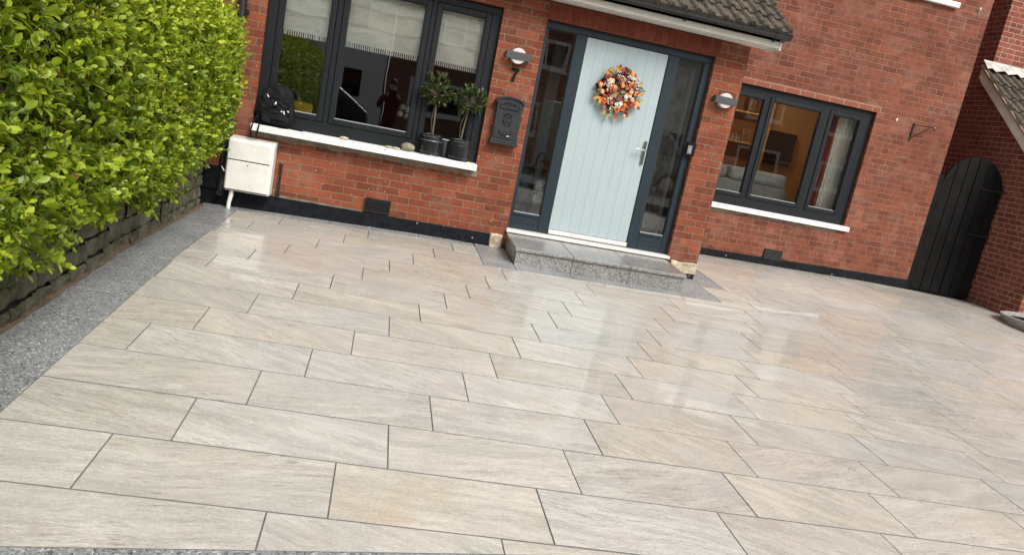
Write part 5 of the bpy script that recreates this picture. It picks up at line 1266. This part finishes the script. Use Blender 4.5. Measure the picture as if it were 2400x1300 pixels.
def vehicle(name, label, cat, loc, rotz, L, W, H, prof, glassp, paint, wheel_r, wx):
    """body from a side outline (x along, z up) with tapered sides; windows, wheels, lamps and mirrors as parts"""
    t = bpy.data.objects.new(name, None); C.objects.link(t); tag(t, label, cat)
    bm = bmesh.new(); n = len(prof); rows_ = []
    for s_ in (-1, -.94, .94, 1):
        rr_ = []
        for (x, z) in prof:
            inset = .0 if z < H*.55 else (z-H*.55)/(H*.45)*.16*W/2
            k = .97 if abs(s_) == 1 else 1.0; zz = H*.3+(z-H*.3)*k; xx = x*(k if abs(s_) == 1 else 1)
            rr_.append(bm.verts.new((xx, (1 if s_ > 0 else -1)*(abs(s_)*W/2-inset), zz)))
        rows_.append(rr_)
    for a, b in zip(rows_[:-1], rows_[1:]):
        for i in range(n): bm.faces.new((a[i], a[(i+1) % n], b[(i+1) % n], b[i]))
    bm.faces.new(rows_[0]); bm.faces.new(rows_[-1][::-1]); bmesh.ops.recalc_face_normals(bm, faces=bm.faces)
    me = bpy.data.meshes.new('body'); bm.to_mesh(me); bm.free(); me.materials.append(paint); o = bpy.data.objects.new('body', me); C.objects.link(o); o.parent = t
    b = o.modifiers.new('b', 'BEVEL'); b.width = .04; b.segments = 3; b.angle_limit = R(20); me.polygons.foreach_set('use_smooth', [True]*n*0+[True]*len(me.polygons))
    for gp_ in glassp:
        for s_ in (-1, 1):
            mb = MB(); ins = lambda z: .0 if z < H*.55 else (z-H*.55)/(H*.45)*.16*W/2
            nn = len(gp_); mb.v = [(x, s_*(W/2-ins(z)+.006), z) for x, z in gp_]+[(x, s_*(W/2-ins(z)-.02), z) for x, z in gp_]; mb.f = [tuple(range(nn)), tuple(range(2*nn-1, nn-1, -1))]+[(i, (i+1) % nn, (i+1) % nn+nn, i+nn) for i in range(nn)]
            obj('window', mb, M['screen'], t)
    for x in wx:
        for s_ in (-1, 1):
            w_ = obj('wheel', MB().lathe([(wheel_r*.72, -.11), (wheel_r*.97, -.10), (wheel_r, -.07), (wheel_r, .07), (wheel_r*.97, .10), (wheel_r*.72, .11)], (x, s_*(W/2-.10), wheel_r), 28, 'y'), M['rubber'], t, smooth='auto')
            obj('rim', MB().lathe([(wheel_r*.66, -.112), (wheel_r*.5, -.09), (wheel_r*.15, -.10)], (x, s_*(W/2-.10), wheel_r), 20, 'y').lathe([(wheel_r*.15, .10), (wheel_r*.5, .09), (wheel_r*.66, .112)], (x, s_*(W/2-.10), wheel_r), 20, 'y'), M['chrome'], w_, smooth='auto')
    for s_ in (-1, 1):
        obj('headlight', MB().sphere((prof[0][0]*.96, s_*W*.36, H*.42), .10, 12, 8, (.6, 1.5, .7)), M['lamp_white'], t, smooth=True)
        obj('mirror', MB().box(prof[0][0]*.42, prof[0][0]*.42+.10, s_*(W/2+.10)-.09, s_*(W/2+.10)+.09, H*.60, H*.60+.13), M['black_plastic'], t, bevel=.03)
    t.location = loc; t.rotation_euler = (0, 0, rotz); return t
car_prof = [(2.05, .38), (2.08, .62), (1.95, .80), (1.05, .96), (.35, 1.44), (-.2, 1.50), (-1.2, 1.46), (-1.85, 1.05), (-2.02, .95), (-2.05, .5), (-2.0, .28), (1.95, .25)]
paint_dark = simple('dark_car_paint', (.015, .018, .022), .25, coat=.8); paint_van = simple('grey_green_van_paint', (.26, .33, .31), .35, coat=.5)
vehicle('parked_car', 'dark hatchback parked on the street behind the photographer', 'car', (-2.6, -4.9, -.04), R(90+88), 4.1, 1.75, 1.5, car_prof, [[(.95, .98), (.38, 1.38), (-.15, 1.43), (-.15, .98)], [(-.22, .98), (-.22, 1.43), (-1.1, 1.40), (-1.5, 1.02)]], paint_dark, .31, (1.3, -1.28))
van_prof = [(2.6, .45), (2.65, .95), (2.45, 1.15), (1.55, 1.95), (1.2, 2.25), (-2.55, 2.3), (-2.65, 2.1), (-2.65, .4), (2.5, .35)]
vehicle('parked_van', 'grey green van parked across the street opposite the far window', 'van', (7.6, -9.2, -.04), R(0), 5.3, 2.0, 2.3, van_prof, [[(2.0, 1.3), (1.5, 1.85), (1.0, 1.95), (1.0, 1.3)]], paint_van, .35, (1.75, -1.7))

# the photographer, seen only in the window's reflection
pe = thing('person', 'photographer in dark jacket holding up a phone, reflected in the window', 'person', (0, -.42, 0))
def skin_mesh(name, verts_, edges_, radii, mat, parent, lev=2):
    me = bpy.data.meshes.new(name); me.from_pydata(verts_, edges_, []); o = bpy.data.objects.new(name, me); C.objects.link(o); o.parent = parent
    sk = o.modifiers.new('skin', 'SKIN'); sk.use_smooth_shade = True
    for v, r_ in zip(me.skin_vertices[0].data, radii): v.radius = (r_, r_*.92) if not isinstance(r_, tuple) else r_
    me.skin_vertices[0].data[0].use_root = True
    ss_ = o.modifiers.new('ss', 'SUBSURF'); ss_.levels = lev; ss_.render_levels = lev; me.materials.append(mat); return o
gz = g(0, -.4)
bv = [(0, 0, .95), (0, .0, 1.10), (0, -.01, 1.28), (0, .0, 1.42), (0, .02, 1.50), (0, .05, 1.56), (0, .06, 1.60),
      (.19, -.01, 1.40), (.27, .10, 1.20), (.13, .26, 1.42), (-.19, -.01, 1.40), (-.27, .10, 1.20), (-.13, .26, 1.42),
      (.10, 0, .88), (.12, .03, .50), (.12, 0, .10), (.13, .13, .05), (-.10, 0, .88), (-.12, .03, .50), (-.12, 0, .10), (-.13, .13, .05)]
be = [(0, 1), (1, 2), (2, 3), (3, 4), (4, 5), (5, 6), (3, 7), (7, 8), (8, 9), (3, 10), (10, 11), (11, 12), (0, 13), (13, 14), (14, 15), (15, 16), (0, 17), (17, 18), (18, 19), (19, 20)]
br = [(.15, .11), (.145, .105), (.165, .115), (.13, .09), .055, .07, .085, .065, .048, .032, .065, .048, .032, .09, .065, .05, .045, .09, .065, .05, .045]
M['skin'] = simple('skin', (.55, .34, .25), .5, var=.06); M['jacket'] = fabric('dark_red_jacket', (.10, .014, .02)); M['hair'] = simple('dark_hair', (.02, .013, .01), .6)
skin_mesh('body', bv, be, br, M['jacket'], pe)
hm = MB().sphere((0, .065, 1.655), .10, 24, 18, (.78, .92, 1.18)); obj('head', hm, M['skin'], pe, smooth=True)
obj('hair', MB().sphere((0, .045, 1.705), .108, 24, 16, (.84, .98, .95)), M['hair'], pe, smooth=True)
fc = MB(); fc.sphere((0, .162, 1.64), .016, 10, 8, (.7, 1, 1.3)); obj('nose', fc, M['skin'], pe, smooth=True)
for s_ in (-1, 1):
    obj('ear', MB().sphere((s_*.080, .055, 1.65), .025, 10, 8, (.4, .8, 1.3)), M['skin'], pe, smooth=True)
    obj('eye', MB().sphere((s_*.030, .148, 1.665), .011, 10, 8), M['gasket'], pe, smooth=True)
    obj('palm', MB().sphere((s_*.110, .30, 1.475), .036, 14, 10, (.55, .9, 1.25)), M['skin'], pe, smooth=True)
    for k in range(5):
        a = k*.018; pth_ = [(s_*.112, .30, 1.49+a*.6-.02), (s_*.105, .335, 1.50+a-.03), (s_*.086, .352, 1.505+a-.03)] if k < 4 else [(s_*.10, .285, 1.49), (s_*.085, .29, 1.515), (s_*.07, .30, 1.53)]
        obj('finger', MB().tube(pth_, [.010, .009, .007], 8), M['skin'], pe, smooth=True)
obj('mouth', MB().tube([(-.02, .153, 1.600), (0, .158, 1.598), (.02, .153, 1.600)], .004, 6), simple('lips', (.4, .18, .15), .5), pe, smooth=True)
tag(obj('phone', MB().box(-.082, .076, -.06-.012, -.06-.004, 1.512, 1.585), M['screen'], None, bevel=.004), 'black phone held up in both hands by the photographer', 'phone')
